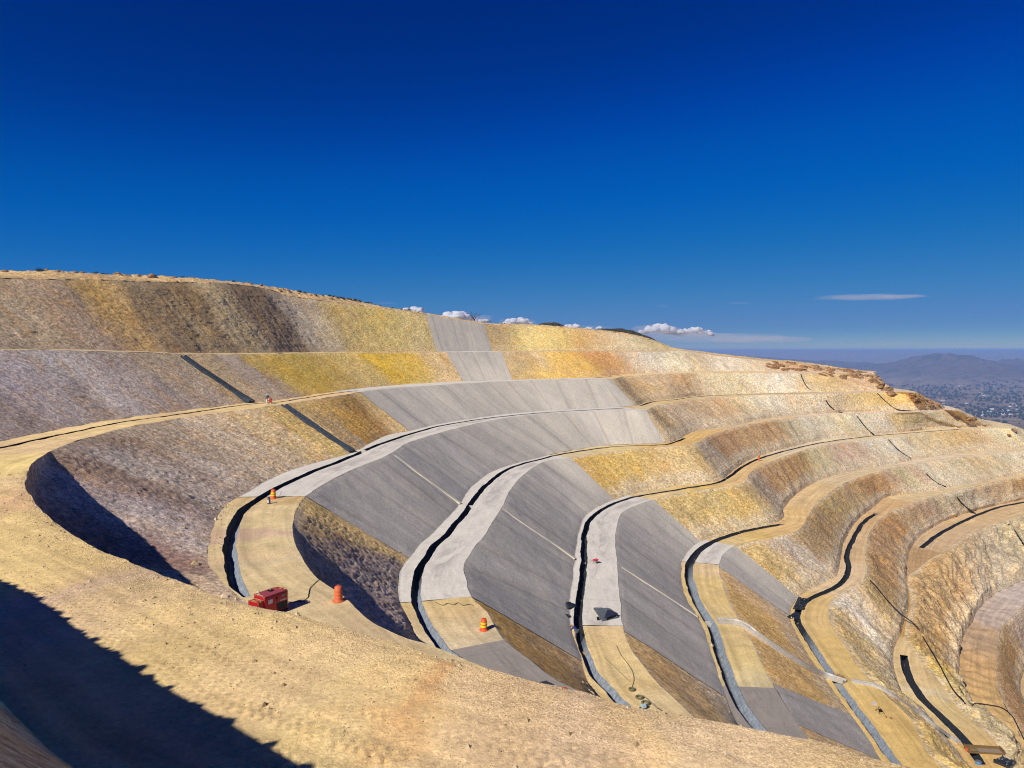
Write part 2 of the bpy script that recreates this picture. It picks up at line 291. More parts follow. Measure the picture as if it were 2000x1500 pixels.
TOE[2] = Curve([p(38, 18), p(24, 26), p(13, 32.5), p(5, 38.5), p(-.5, 45), p(-4.8, 51.5), (814, 1244), (800, 1216), (781, 1171), (779, 1132), (786, 1108), (800, 1087), (846, 1040), (895, 988), (916, 957), (965, 920), (1052, 894), (1105, 882), (1192, 869.5), (1297, 865), (1328, 857), (1345, 847), (1370, 840), (1440, 829), (1510, 816), (1636, 806), (1783, 802.5), (1846, 797.5), p(179, 301), p(180, 320), p(179, 345)], Z[2])
CREST[2] = Curve([p(42, 21), p(28, 29.5), p(17, 36), p(10, 42), (1157, 1363), (1087, 1328), (1035, 1290), (986, 1251), (947, 1192), (921, 1166), (911, 1140), (907, 1105), (919, 1080), (951, 1038), (981, 988), (1003, 948), (1028, 924), (1070, 900), (1115, 894), (1200, 882), (1297, 872.5), (1335, 871), (1363, 864), (1387, 850), (1440, 835), (1510, 821), (1636, 809), (1783, 805), (1846, 800.5), (1864, 802), p(179, 290), p(184, 306), p(183, 345)], Z[2])
TOE[3] = Curve([p(56, 17), p(40, 26), p(27, 35), p(18, 43), p(12.5, 50), p(9.2, 57), (1161, 1353), (1135, 1290), (1117, 1237), (1112, 1185), (1115, 1150), (1122, 1090), (1129, 1045), (1140, 1012), (1168, 990), (1203, 975), (1245, 963), (1300, 953), (1401, 939), (1426, 924), (1454, 903), (1482, 891), (1545, 873), (1615, 858), (1709, 849.5), (1825, 838), (1900, 834.2), (1938, 832.5), p(199, 300), p(201, 320), p(200, 345)], Z[3])
CREST[3] = Curve([p(64, 20), p(48, 29), p(34, 38), p(25, 46), p(19, 53), (1370, 1410), (1350, 1396), (1304, 1353), (1262, 1307), (1231, 1265), (1218, 1228), (1210, 1160), (1206, 1115), (1202, 1062), (1206, 1020), (1224, 996), (1276, 976), (1350, 960), (1440, 947), (1458, 938), (1464, 924), (1496, 906), (1545, 887), (1615, 868), (1709, 856), (1825, 843), (1900, 838), (1947, 836.2), (1975, 837), p(204, 292), p(208, 310), p(208, 345)], Z[3])
TOE[4] = Curve([p(64, 29), p(50, 38), p(38, 47), p(30, 56), p(25.5, 64), (1450, 1426), (1419, 1363), (1401, 1318), (1380, 1255), (1366, 1213), (1338, 1167), (1330, 1115), (1335, 1090), (1368, 1058), (1440, 1038), (1524, 1017), (1531, 994), (1552, 969), (1597, 940), (1650, 923), (1720, 910), (1783, 899), (1825, 892), (1900, 882.5), (2000, 874), (2060, 869), p(224, 300), p(228, 345)], Z[4])
CREST[4] = Curve([p(66, 35), p(51, 44), p(40, 53), p(33, 61), (1597, 1458), (1552, 1405), (1517, 1346), (1496, 1311), (1468, 1255), (1440, 1206), (1415, 1157), (1404, 1115), (1412, 1085), (1438, 1067), (1510, 1050), (1559, 1036), (1576, 1010), (1597, 981), (1650, 943), (1720, 919), (1790, 904), (1880, 893), (2000, 880), (2080, 874), p(232, 292), p(240, 310), p(240, 345)], Z[4])
TOE[5] = Curve([p(70, 46), p(57, 54), p(48, 63), p(43, 71), (1728, 1493), (1700, 1450), (1652, 1382), (1615, 1330), (1586, 1288), (1560, 1245), (1543, 1210), (1546, 1185), (1565, 1162), (1600, 1143), (1632, 1126), (1641, 1095), (1650, 1055), (1676, 1015), (1710, 988), (1736, 970), (1790, 962), (1860, 953), (2000, 925.5), (2100, 915), (2200, 908), p(268, 300), p(275, 345)], Z[5])
CREST[5] = Curve([p(80, 46), p(65, 55), p(55, 63), p(49, 71), (1830, 1493), (1775, 1400), (1712, 1340), (1675, 1300), (1645, 1255), (1622, 1213), (1616, 1190), (1634, 1163), (1672, 1143), (1692, 1122), (1690, 1080), (1703, 1030), (1735, 1001), (1772, 987), (1818, 971), (1860, 960), (2000, 931), (2100, 921), (2200, 914), p(272, 290), p(285, 310), p(290, 345)], Z[5])
TOE[6] = Curve([p(78, 64), p(66, 72), p(60, 80), (1915, 1520), (1870, 1465), (1820, 1412), (1772, 1370), (1748, 1310), (1744, 1275), (1754, 1250), (1774, 1180), (1770, 1120), (1777, 1078), (1800, 1045), (1846, 1018), (1909, 996), (2000, 975.5), (2100, 955), (2250, 945), p(290, 300), p(300, 345)], Z[6])
CREST[6] = Curve([p(86, 65), p(74, 73), p(67, 80), (1990, 1510), (1940, 1445), (1880, 1390), (1835, 1332), (1793, 1285), (1768, 1250), (1778, 1180), (1775, 1125), (1792, 1112), (1812, 1094), (1850, 1072), (1880, 1052), (1920, 1032), (1968, 1014), (2000, 1003), (2100, 985), (2300, 970), p(300, 290), p(320, 345)], Z[6])
TOE[7] = Curve([p(90, 76), p(78, 86), p(72.3, 98), (1960, 1440), (1905, 1388), (1882, 1368), (1874, 1330), (1875, 1290), (1881, 1244), (1898, 1215), (1910, 1192), (1950, 1156), (1980, 1142), (2000, 1132), (2100, 1090), (2250, 1060), p(260, 260), p(330, 330)], Z[7])
CREST[7] = Curve([p(98, 76), p(86, 86), p(79, 99), (2005, 1450), (1980, 1410), (1962, 1375), (1950, 1345), (1946, 1300), (1950, 1250), (1957, 1224), (1985, 1197), (2030, 1165), (2130, 1130), p(190, 215), p(250, 245), p(340, 310)], Z[7])
TOE[8] = Curve([p(108, 84), p(98, 90), p(90, 101), p(90, 112), p(94, 125), p(100, 138), p(110, 150), p(118, 160), p(140, 168), p(205, 203), p(260, 232), p(345, 296)], Z[8])

def anchor(cc, tc, zc, zt, lst):
    out = []
    for a, b in lst:
        pa = np.array([a[1], a[2], 0]) if a[0] == 'p' else (PD(*a) if len(a) == 3 else PZ(a[0], a[1], zc))
        pb = np.array([b[1], b[2], 0]) if b[0] == 'p' else (PD(*b) if len(b) == 3 else PZ(b[0], b[1], zt))
        out.append((cc.near(pa), tc.near(pb)))
    return out
def warp(P):
    q = P.reshape(-1, 3); D = np.linalg.norm(q, axis=1)
    k = np.clip(D / 60, .25, 1)[:, None]
    n = np.stack([fbm(q, 4, .22, 1), fbm(q, 4, .22, 2), .35 * fbm(q, 3, .2, 3)], -1) * .24 * k
    return (q + n).reshape(P.shape)
PIT_C = np.array([140., 110., 0.])

class Strip:
    """one cut face or one bench; A runs along its crest side, B along its toe side"""
    def __init__(s, A, B, anchors=()):
        s.A, s.B = A, B; s.U, s.a, s.b = match(A, B, anchors)
    def u_at(s, sa): return float(np.interp(sa, s.a + 1e-6 * s.U, s.U))
    def ends(s, u): return s.A.at(np.interp(u, s.U, s.a)), s.B.at(np.interp(u, s.U, s.b))
    def pt(s, u, v):
        a, b = s.ends(np.atleast_1d(u)); return a + (b - a) * np.asarray(v)[..., None]

FACES, BENCH = {}, {}
def build_face(key, A, B, anc, cuts, rows, seeds, k=.0028, rough=1.0, amp=.30, bow=None, gain=(1, 1, 1, .86), gseg={}, gy=1.0, gul=.35):
    F_ = Strip(A, B, anc); FACES[key] = F_
    uc = [0] + [anc[i][0] + anc[i][1] for i, _ in cuts] + [A.L + B.L]; kinds = [c for _, c in cuts]; kinds = ['rock'] + kinds
    for j, kd in enumerate(kinds):
        u = stations(A, B, F_.U, F_.a, F_.b, uc[j], uc[j + 1], k); a, b = F_.ends(u); v = np.linspace(0, 1, rows + 1)
        vv = v ** 1.0
        G = a[:, None] + (b - a)[:, None] * vv[None, :, None]
        if bow:                        # profile bowed, steep at the top, so the crest's shadow covers the face
            f = np.clip((bow[0] - u) / bow[1], 0, 1)[:, None]; G[..., 2] = a[:, None, 2] + (b - a)[:, None, 2] * (vv[None] * (1 - f) + f * vv[None] ** bow[2])
        run = np.linalg.norm(b - a, axis=1); along = (np.interp(u, F_.U, F_.a) + np.interp(u, F_.U, F_.b)) / 2
        SV = np.stack([np.repeat(along[:, None], rows + 1, 1), run[:, None] * vv[None]], -1)
        e = np.gradient(G, axis=0); d = np.gradient(G, axis=1); N = np.cross(e, d); N /= np.linalg.norm(N, axis=-1, keepdims=True) + 1e-9; N *= np.sign(N[..., 2:3] + 1e-9)
        tap = np.minimum(1, np.minimum(vv, 1 - vv) * 9)[None]; D = np.linalg.norm(G, axis=-1)
        q = G.reshape(-1, 3); sv = SV.reshape(-1, 2); q2 = np.c_[sv[:, 0] * 1.0, sv[:, 1] * .13, np.zeros(len(sv))]
        if kd == 'rock':
            h = (.28 * fbm(q2, 4, 1.1, 4, True) + .25 * fbm(q, 5, .30, 6) + .26 * fbm(q, 3, 2.3, 7, True)).reshape(D.shape) * amp * (.4 if j in gseg else 1) + (fbm(np.c_[sv[:, 0], sv[:, 1] * .25, np.zeros(len(sv))], 4, .16, 65, True) * .6 + .9 * fbm(q, 5, .13, 66, True)).reshape(D.shape) * gul * np.clip((run[:, None] - 6) / 8, 0, 1) * np.clip((proj(G)[0] - 1150) / 200, 0, 1) * (.25 if j in gseg else 1)
            disp = h * np.clip(D / 45, .3, 1.35)
            rg = rough * (.75 + .5 * fbm(q, 3, .06, 9)).reshape(D.shape)
        else:
            h = (.16 * fbm(q2, 4, .22, 4) + .03 * fbm(q, 4, .8, 6)).reshape(D.shape) + .10; disp = h; rg = np.full(D.shape, .5)
            tap = np.minimum(1, .55 + np.minimum(vv, 1 - vv) * 9)[None]
        if len(kinds) > 1:
            ed_ = np.clip(np.minimum(u - u[0] + (9 if j == 0 else 0), u[-1] - u + (9 if j == len(kinds) - 1 else 0)) / 5, .0, 1)[:, None]; disp = disp * ed_ if kd == 'rock' else disp * (.35 + .65 * ed_)
        W_ = warp(G) + N * (disp * tap)[..., None]
        if kd == 'rock':
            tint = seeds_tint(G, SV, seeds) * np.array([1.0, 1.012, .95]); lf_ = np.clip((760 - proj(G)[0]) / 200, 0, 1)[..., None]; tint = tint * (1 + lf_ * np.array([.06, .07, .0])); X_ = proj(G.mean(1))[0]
            g = np.interp(X_, [0, 560, 760, 1300], gain); tint = tint * g[:, None, None] * gseg.get(j, 1.0) * (np.array([1.06, .97, .88]) if j in gseg else 1); Y_ = proj(G)[1]; tint = tint * (1 + (gy - 1) * np.clip((Y_ - 1130) / 80, 0, 1))[..., None]; rg = rg * (.45 if j in gseg else 1)  # gains paint the rock brighter where the sun only grazes it
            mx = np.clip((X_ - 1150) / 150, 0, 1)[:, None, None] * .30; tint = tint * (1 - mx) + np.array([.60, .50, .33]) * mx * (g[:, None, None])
            # spill and dust where the face runs out on to its bench, and a worn lip
            ns_ = (.5 * fbm(q, 4, .35, 91) + .35 * fbm(q, 3, 1.6, 92)).reshape(D.shape); rt_ = np.clip((X_ - 1000) / 200, .35, 1)[:, None]
            ft = np.clip((vv[None] - (.84 - .22 * rt_) + ns_ * .30) / .20, 0, 1) * .75 * rt_; ft = np.maximum(ft, np.clip((.07 + ns_ * .12 - vv[None]) / .05, 0, 1) * .7)
            if key in ('T', 'A', 0): ft = ft * .4
            tint = tint * (1 - ft[..., None]) + np.array([.60, .48, .30]) * ft[..., None]; rg = rg * (1 - .6 * ft)
        else:
            base = lin((207, 196, 176)); tint = base[None, None] * (1 + .07 * fbm(q, 3, .05, 12)).reshape(D.shape)[..., None]
        tint = np.maximum(tint, .01); tint = tint * np.minimum(1, .80 / tint.max(-1, keepdims=True))
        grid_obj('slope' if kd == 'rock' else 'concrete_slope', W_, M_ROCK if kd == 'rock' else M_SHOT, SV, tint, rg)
def build_bench(key, crest, toe, cuts, seeds, k=.0032, right=14, left=5, ditch=None, dr=None, dw=.55, depth=.75, dirt_r=.25, anc=(), liner=(60, 64, 70), lit=2000, und=.09):
    """cuts: list of (crest picture point, kind); ditch: picture points on the level, dr: no. of ditch-less runs"""
    Bn = Strip(crest, toe, anc); BENCH[key] = Bn; z = crest.z
    uc = [0.0]
    for c, _ in cuts[1:]:
        sa = crest.near(PZ(c[0], c[1], z) if len(c) == 2 else PD(*c)); uc.append(Bn.u_at(sa))
    uc.append(crest.L + toe.L)
    dcs = [Curve(d, z) for d in (ditch or [])]
    for j, (c, kd) in enumerate(cuts):
        near = kd == 'near'
        u = stations(crest, toe, Bn.U, Bn.a, Bn.b, uc[j], uc[j + 1], k * (.8 if near else 1)); Q, P_ = Bn.ends(u); w = np.linalg.norm(Q - P_, axis=1) + 1e-3
        n = len(u); t = np.full(n, np.nan); hw = np.full(n, dw)
        for dc in dcs:
            dp = dc.at(np.linspace(0, dc.L, int(dc.L * 3) + 10)); dxy = (Q - P_)[:, :2]
            rel = dp[None, :, :2] - P_[:, None, :2]
            crs = dxy[:, None, 0] * rel[..., 1] - dxy[:, None, 1] * rel[..., 0]; tt = (rel * dxy[:, None]).sum(-1) / (w[:, None] ** 2)
            sg = (np.sign(crs[:, 1:]) != np.sign(crs[:, :-1])) & (tt[:, 1:] > .02) & (tt[:, 1:] < .98)
            has = sg.any(1); idx = sg.argmax(1); t[has] = tt[np.arange(n)[has], idx[has] + 1]
        has = ~np.isnan(t)
        if has.any():
            tf = np.interp(np.arange(n), np.where(has)[0], t[has])
        else: tf = np.full(n, .25)
        ww = np.minimum(hw, w * .2); wa = ww / w
        q = P_ * 1.0; rag = fbm(q, 4, .9, 21) * .09 / w; rag2 = fbm(q, 4, .9, 22) * .09 / w
        t1 = np.clip(tf - wa + rag, .03, .9); t2 = np.clip(tf + wa + rag2, t1 + .01, .96)
        lf = np.linspace(0, 1, left + 1); rt = np.linspace(0, 1, right + 1)
        if near: lf = np.linspace(0, 1, 41); rt = np.linspace(0, 1, 171)
        cols = np.concatenate([t1[:, None] * lf[None], (t1 + (t2 - t1) * .30)[:, None], (t1 + (t2 - t1) * .62)[:, None], t2[:, None] + (1 - t2)[:, None] * rt[None]], 1)
        G = P_[:, None] + (Q - P_)[:, None] * cols[..., None]; nl = len(lf)
        along = (np.interp(u, Bn.U, Bn.a) + np.interp(u, Bn.U, Bn.b)) / 2
        SV = np.stack([np.repeat(along[:, None], cols.shape[1], 1), cols * w[:, None]], -1)
        Wp = warp(G); qq = G.reshape(-1, 3); D = np.linalg.norm(G, axis=-1)
        m_all = np.ones((n - 1, cols.shape[1] - 1), bool); hs = has[:-1] & has[1:]
        m_d = np.zeros_like(m_all); m_d[hs, nl - 1:nl + 2] = True
        if has.any():
            dep = np.where(has, depth, 0.0); dj = dep * (1 + .25 * fbm(q, 3, .7, 23))
            Gd = Wp.copy(); Gd[:, nl, 2] -= dj; Gd[:, nl + 1, 2] -= dj * .95
            jit = (fbm(qq, 4, 2.1, 24) * .12).reshape(D.shape); Gd[:, nl:nl + 2, 2] += jit[:, nl:nl + 2]
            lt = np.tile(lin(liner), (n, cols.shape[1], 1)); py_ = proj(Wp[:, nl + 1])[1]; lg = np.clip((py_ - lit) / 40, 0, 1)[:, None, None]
            lt[:, nl + 1:] = lin((38, 42, 48)) * (1 - lg) + lin((140, 148, 156)) * lg; lt[:, nl - 1:nl + 1] = lin((40, 42, 46))  # dark lining doubles as shade; near right wall tinted as if sunlit
            # split the liner into its continuous runs: each is a channel of its own
            runs = np.split(np.where(hs)[0], np.where(np.diff(np.where(hs)[0]) > 3)[0] + 1)
            for r_ in runs:
                if len(r_) < 3: continue
                mm = np.zeros_like(m_all); mm[r_[0]:r_[-1] + 1, nl - 1:nl + 2] = True
                pm = Wp[(r_[0] + r_[-1]) // 2, nl]; di = int(np.argmin([np.min(np.linalg.norm(dc.P[:, :2] - pm[:2], axis=1)) for dc in dcs]))
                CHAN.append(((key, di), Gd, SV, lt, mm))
        road = (SV[..., 1] / w[:, None])
        if kd == 'near':
            # tyre-churned foreground: ripples across the wheel runs, pebbly banks
            wb_ = .02 * fbm(qq, 2, .12, 37).reshape(D.shape); tr = sum(a_ * np.exp(-((cols + wb_ - c_) / .013) ** 2) for c_, a_ in ((.28, 1), (.315, .8), (.42, 1), (.455, .9), (.52, .6), (.60, .8), (.64, .6), (.71, .5)))
            rip = (np.abs(np.sin(SV[..., 0] * 9.0 + cols * 9 + 2.5 * fbm(qq, 2, .8, 33).reshape(D.shape))) ** .6 - .7) * tr * .12 * (.3 + 1.2 * np.clip(fbm(qq, 3, .5, 34).reshape(D.shape) + .35, 0, 1))
            hgt = (.08 * fbm(qq, 4, .45, 31) + .018 * fbm(qq, 3, 2.6, 32)).reshape(D.shape) + rip + .12 * np.exp(-(((1 - cols) * w[:, None] - .3) / 1.3) ** 2) * (1 + .6 * fbm(qq, 3, 1.1, 36)).reshape(D.shape)
            Wp[..., 2] += hgt * np.minimum(1, cols * 20); rg = np.clip(.12 + .75 * np.clip((cols - .66) * 5, 0, 1) + .35 * fbm(qq, 3, .4, 35).reshape(D.shape), .05, 1)
        elif kd == 'dirt':
            Wp[..., 2] += (und * fbm(qq, 4, .5, 31)).reshape(D.shape); rg = np.full(D.shape, dirt_r)
        else:
            Wp[..., 2] += .05; rg = np.repeat((w * (tf + 1) / 2)[:, None], D.shape[1], 1)
        if kd in ('dirt', 'near'):
            tint = seeds_tint(G, SV, seeds); mat = M_DIRT; nm = 'road'
        else:
            c0 = {'conc': (226, 217, 200), 'dark': (156, 146, 134)}[kd]; tint = np.tile(lin(c0), (*D.shape, 1)) * (1 + .06 * fbm(qq, 3, .2, 40)).reshape(D.shape)[..., None]; mat = M_CONC; nm = 'pavement'
        grid_obj(nm, Wp, mat, SV, np.clip(tint, .01, .9), rg, mask=m_all & ~m_d)
CHAN = []
# ---- rock colours seen at places on each surface
TAN = (222, 194, 142)
PU, PG, OC, GO, BR, YE = (168, 150, 140), (150, 134, 124), (196, 158, 96), (214, 176, 88), (136, 108, 76), (220, 196, 130)
WH, CRM, PK, DO, GY = (226, 218, 206), (224, 204, 168), (212, 186, 168), (178, 128, 66), (176, 168, 160)
TANr = (220, 188, 142)
ROAD0 = [(300, 1250, (246, 215, 140), 160), (100, 1100, (244, 211, 144), 120), (420, 1300, (238, 205, 144), 150), (20, 960, (240, 197, 144), 60), (250, 1120, (226, 191, 148), 60), (450, 1200, (226, 191, 148), 60), (600, 1250, (232, 197, 150), 80), (800, 1290, (230, 175, 116), 60), (790, 1310, (218, 147, 92), 30), (640, 1370, (246, 219, 154), 120), (900, 1380, (238, 203, 150), 120), (1100, 1440, (234, 197, 148), 120), (1400, 1450, (238, 207, 156), 120), (700, 1480, (230, 193, 150), 90), (160, 1220, (222, 189, 160), 70), (60, 1180, (218, 187, 162), 50), (50, 870, (236, 203, 150), 60), (250, 830, (244, 213, 154), 80), (500, 792, (244, 211, 144), 80), (1300, 727, (238, 213, 184), 60), (1600, 727, (232, 207, 180), 60)]
aT = anchor(T_TOP, A_TOE, 0, 0, [((560, 577, TD(560)), (640, 688, 184)), ((832, 614.5, TD(832)), (853, 686.5, 220)), ((944, 633, TD(944)), (962, 686, 238)), ((1105, 641, TD(1105)), (1130, 684, 259))])
build_face('T', T_TOP, A_TOE, aT, [(1, 'shot'), (2, 'rock')], 90, [
    (30, 600, (156, 136, 112)), (30, 660, (160, 138, 116)), (120, 600, (150, 124, 100)), (190, 580, (196, 156, 92), 30), (230, 620, (188, 150, 100)), (200, 660, (150, 128, 112)), (300, 600, (150, 126, 98)), (330, 640, (146, 118, 84)), (380, 600, (150, 118, 80)), (400, 650, (176, 148, 108)), (440, 600, (196, 168, 126), 30), (480, 590, (140, 112, 84)), (470, 650, (196, 168, 124)), (520, 600, (142, 118, 92)), (540, 650, (156, 128, 98)), (580, 620, (178, 154, 132), 25), (600, 600, (214, 188, 160)), (625, 660, (220, 196, 160)), (680, 640, (226, 196, 132)), (660, 610, (220, 184, 110)), (720, 660, (224, 192, 120)), (760, 630, (228, 196, 116)), (810, 660, (230, 202, 132)), (990, 655, (230, 200, 120)), (1040, 660, (232, 206, 138)), (1090, 665, (224, 192, 118)), (1125, 665, (190, 150, 100), 18), (1160, 665, (212, 178, 130)), (1200, 665, (214, 188, 152)), (1240, 670, (220, 206, 176)), (1280, 680, (218, 196, 140))], rough=1.15, amp=.24, gain=(1.65, 1.6, .98, 1.0))
build_face('A', A_CREST, TOE[0], anchor(A_CREST, TOE[0], 0, Z[0], [((392, 692, 129), (530, 783)), ((873, 688, 219), (905, 745)), ((981, 687.5, 236), (1000, 742)), ((1160, 686, 259), (1215, 732, 254)), ((1430, 698, 306), (1440, 725, 287))]), [(1, 'shot'), (2, 'rock')], 90, [
    (10, 720, (166, 150, 150)), (30, 800, (150, 132, 124)), (100, 760, (172, 156, 150)), (160, 740, (188, 172, 164)), (200, 810, (160, 142, 130)), (260, 750, (174, 154, 142)), (320, 760, (168, 148, 134)), (300, 710, (186, 160, 128)), (380, 770, (176, 152, 134)), (420, 720, (190, 160, 120)), (480, 740, (170, 148, 132)), (520, 770, (180, 156, 130)), (560, 720, (204, 168, 96)), (600, 745, (216, 172, 52), 28), (570, 700, (208, 172, 84)), (660, 730, (206, 170, 96)), (720, 740, (210, 178, 112)), (740, 700, (224, 180, 64)), (800, 705, (224, 178, 60)), (810, 735, (226, 194, 110)), (870, 735, (224, 196, 134)), (860, 700, (226, 200, 150), 18), (1010, 710, (222, 184, 100)), (1045, 730, (220, 178, 84)), (1055, 702, (218, 190, 160), 18), (1100, 700, (226, 190, 116)), (1130, 715, (222, 172, 84)), (1150, 730, (220, 184, 112)), (1180, 705, (196, 150, 96)), (1200, 715, (212, 152, 92)), (1230, 710, (208, 176, 140)), (1270, 710, (226, 216, 204)), (1330, 710, (232, 222, 196)), (1370, 705, (196, 168, 124)), (1400, 712, (230, 222, 214)), (1450, 715, (226, 208, 184)), (1500, 715, (214, 190, 160)), (1540, 718, (150, 112, 76)), (1590, 720, (160, 120, 72)), (1625, 722, (116, 76, 60), 12), (1680, 726, (214, 180, 140))], rough=.7, amp=.12, gain=(1.55, 1.22, 1.08, 1.0))
build_bench('A', A_CREST, A_TOE, [(None, 'dirt'), ((873, 688, 219), 'conc'), ((981, 687.5, 236), 'dirt')], [(100, 683, (214, 186, 146)), (600, 688, (226, 198, 140)), (1200, 685, (220, 190, 150))], right=6, left=2)
build_bench(0, CREST[0], TOE[0], [(None, 'near'), ((52, 940), 'dirt'), ((702, 766), 'conc'), ((1192, 740), 'dirt')], ROAD0, right=16, left=5,
    ditch=[[(-60, 892), (0, 876), (60, 862), (140, 845), (245, 824), (350, 809), (483, 790), (560, 783), (640, 770), (700, 763)], [(1150, 739), (1215, 734.5)]], dw=.34, depth=.6)
a0 = anchor(CREST[0], TOE[1], Z[0], Z[1], [(p(0, 19.6), p(-4, 29)), ((210, 1083), p(-12, 39)), ((91, 1013), (480, 1176)), ((52, 951), (414, 1112)), ((70, 899), (416, 1032)), ((157, 860), (450, 980)), ((350, 817), (556, 924)), ((549, 790), (690, 884)), ((702, 766), (799, 842)), ((895, 750), (965, 812)), ((1192, 740), (1240, 792.6)), ((1559, 728, 291), (1580, 766))])
build_face(0, CREST[0], TOE[1], a0, [(8, 'shot'), (10, 'rock')], 100, [
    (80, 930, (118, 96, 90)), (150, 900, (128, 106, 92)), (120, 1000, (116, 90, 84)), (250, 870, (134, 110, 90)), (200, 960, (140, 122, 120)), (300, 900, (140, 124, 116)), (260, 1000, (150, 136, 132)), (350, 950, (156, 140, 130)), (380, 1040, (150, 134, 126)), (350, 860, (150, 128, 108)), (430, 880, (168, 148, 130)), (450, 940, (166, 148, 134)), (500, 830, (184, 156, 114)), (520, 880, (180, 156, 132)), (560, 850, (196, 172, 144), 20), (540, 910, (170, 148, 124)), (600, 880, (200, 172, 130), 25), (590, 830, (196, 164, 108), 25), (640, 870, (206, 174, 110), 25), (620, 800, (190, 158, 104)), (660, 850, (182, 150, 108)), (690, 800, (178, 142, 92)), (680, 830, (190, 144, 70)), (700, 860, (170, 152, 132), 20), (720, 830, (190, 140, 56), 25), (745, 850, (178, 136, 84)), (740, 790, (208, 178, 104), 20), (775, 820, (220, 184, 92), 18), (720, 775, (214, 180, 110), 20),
    (1215, 755, (220, 182, 104)), (1235, 780, (222, 182, 90)), (1265, 760, (206, 172, 126)), (1300, 760, (210, 170, 110)), (1290, 740, (214, 192, 170)), (1335, 750, (186, 134, 78)), (1350, 765, (196, 160, 112)), (1380, 750, (222, 208, 180)), (1430, 755, (224, 208, 170)), (1480, 750, (226, 206, 176)), (1520, 755, (228, 222, 214)), (1560, 750, (222, 216, 214)), (1590, 750, (204, 170, 88)), (1630, 750, (200, 160, 84)), (1670, 745, (120, 96, 80)), (1700, 750, (210, 176, 130)), (1725, 752, (130, 92, 62)), (1665, 730, (196, 160, 110))], rough=1.0, amp=.26, bow=(a0[4][0] + a0[4][1] + 10, 30, .24), gain=(2.25, 1.6, 1.15, 1.0))
build_bench(1, CREST[1], TOE[1], [(None, 'dirt'), ((597, 970), 'conc'), ((1262, 800.6), 'dirt')], [
    (500, 1100, (228, 202, 150), 120), (540, 1000, (228, 202, 150), 80), (600, 1180, (226, 200, 150), 80), (430, 1080, (220, 186, 142), 30), (420, 1040, (214, 180, 150), 20), (560, 950, (214, 180, 124)), (700, 1220, (226, 198, 150)), (1300, 785, (224, 198, 146)), (1500, 770, (222, 200, 160)), (1700, 765, (224, 204, 176)), (560, 1080, (206, 186, 150), 20)], right=18, left=8,
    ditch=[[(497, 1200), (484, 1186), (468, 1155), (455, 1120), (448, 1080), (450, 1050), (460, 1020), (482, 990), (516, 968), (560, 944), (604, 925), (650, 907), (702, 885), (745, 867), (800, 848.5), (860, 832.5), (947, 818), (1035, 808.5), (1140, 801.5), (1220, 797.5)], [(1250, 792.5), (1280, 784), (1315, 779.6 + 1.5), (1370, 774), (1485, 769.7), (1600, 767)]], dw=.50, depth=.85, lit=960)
a1 = anchor(CREST[1], TOE[2], Z[1], Z[2], [(p(-1.5, 36), p(-.5, 45)), ((734, 1219), (812, 1240)), ((624, 1130), (786, 1180)), ((571, 1030), (781, 1112)), ((597, 970), (798, 1090)), ((768, 884), (898, 984)), ((895, 836), (1010, 904)), ((1105, 806), (1160, 873)), ((1262, 800.6), (1298, 865)), ((1485, 771.5), (1510, 816)), ((1610, 769), (1632, 806)), ((1712, 766), (1760, 803.4))])
build_face(1, CREST[1], TOE[2], a1, [(4, 'shot'), (8, 'rock')], 84, [
    (620, 1040, (140, 116, 96)), (640, 1100, (120, 100, 92)), (680, 1080, (146, 126, 112)), (720, 1120, (150, 134, 124)), (740, 1160, (146, 126, 116)), (660, 1020, (180, 150, 100), 22), (720, 1070, (184, 152, 98), 22), (620, 985, (206, 176, 118), 18), (700, 1030, (208, 178, 118), 18), (770, 1090, (200, 168, 110), 18), (770, 1130, (130, 104, 84), 12),
    (1285, 815, (196, 158, 96)), (1300, 850, (206, 162, 90)), (1320, 810, (206, 180, 150)), (1345, 835, (200, 172, 152)), (1330, 860, (204, 172, 110)), (1380, 800, (190, 146, 100)), (1400, 830, (206, 180, 150)), (1360, 780, (212, 184, 148)), (1430, 800, (178, 136, 92)), (1450, 790, (222, 206, 160)), (1500, 785, (220, 212, 188)), (1480, 805, (226, 204, 180)), (1530, 790, (216, 206, 196)), (1550, 780, (216, 168, 96), 14), (1580, 790, (220, 204, 176)), (1620, 785, (226, 216, 204)), (1650, 785, (206, 176, 120)), (1690, 780, (204, 172, 112)), (1720, 785, (206, 168, 72)), (1740, 790, (214, 176, 96)), (1760, 780, (228, 210, 190)), (1790, 785, (166, 120, 66)), (1820, 790, (190, 142, 84)), (1610, 800, (232, 220, 206)), (1560, 803, (232, 220, 206))], rough=1.0, amp=.30, bow=(a1[3][0] + a1[3][1] + 5, 22, .6), gain=(2.0, 1.7, 1.5, 1.0))
build_bench(2, CREST[2], TOE[2], [(None, 'dark'), ((986, 1251), 'dirt'), ((921, 1166), 'conc'), ((1115, 894), 'dirt')], [
    (880, 1220, (226, 204, 158), 100), (950, 1240, (224, 202, 156), 80), (800, 1180, (222, 192, 136), 30), (1200, 888, (232, 206, 146)), (1350, 862, (226, 190, 128), 60), (1500, 822, (224, 196, 156), 60), (1700, 808, (226, 208, 190), 60)], right=20, left=7,
    ditch=[[(930, 1312), (909, 1297), (877, 1276), (849, 1244), (825, 1202), (812, 1157), (821, 1111), (846, 1071), (877, 1039.5), (916, 990.5), (930, 969.5), (965, 934.5), (1000, 913.5), (1052, 898), (1098, 887), (1192, 873.5), (1297, 868.5), (1318, 864), (1337, 856)]], dw=.46, depth=.8, lit=1120)
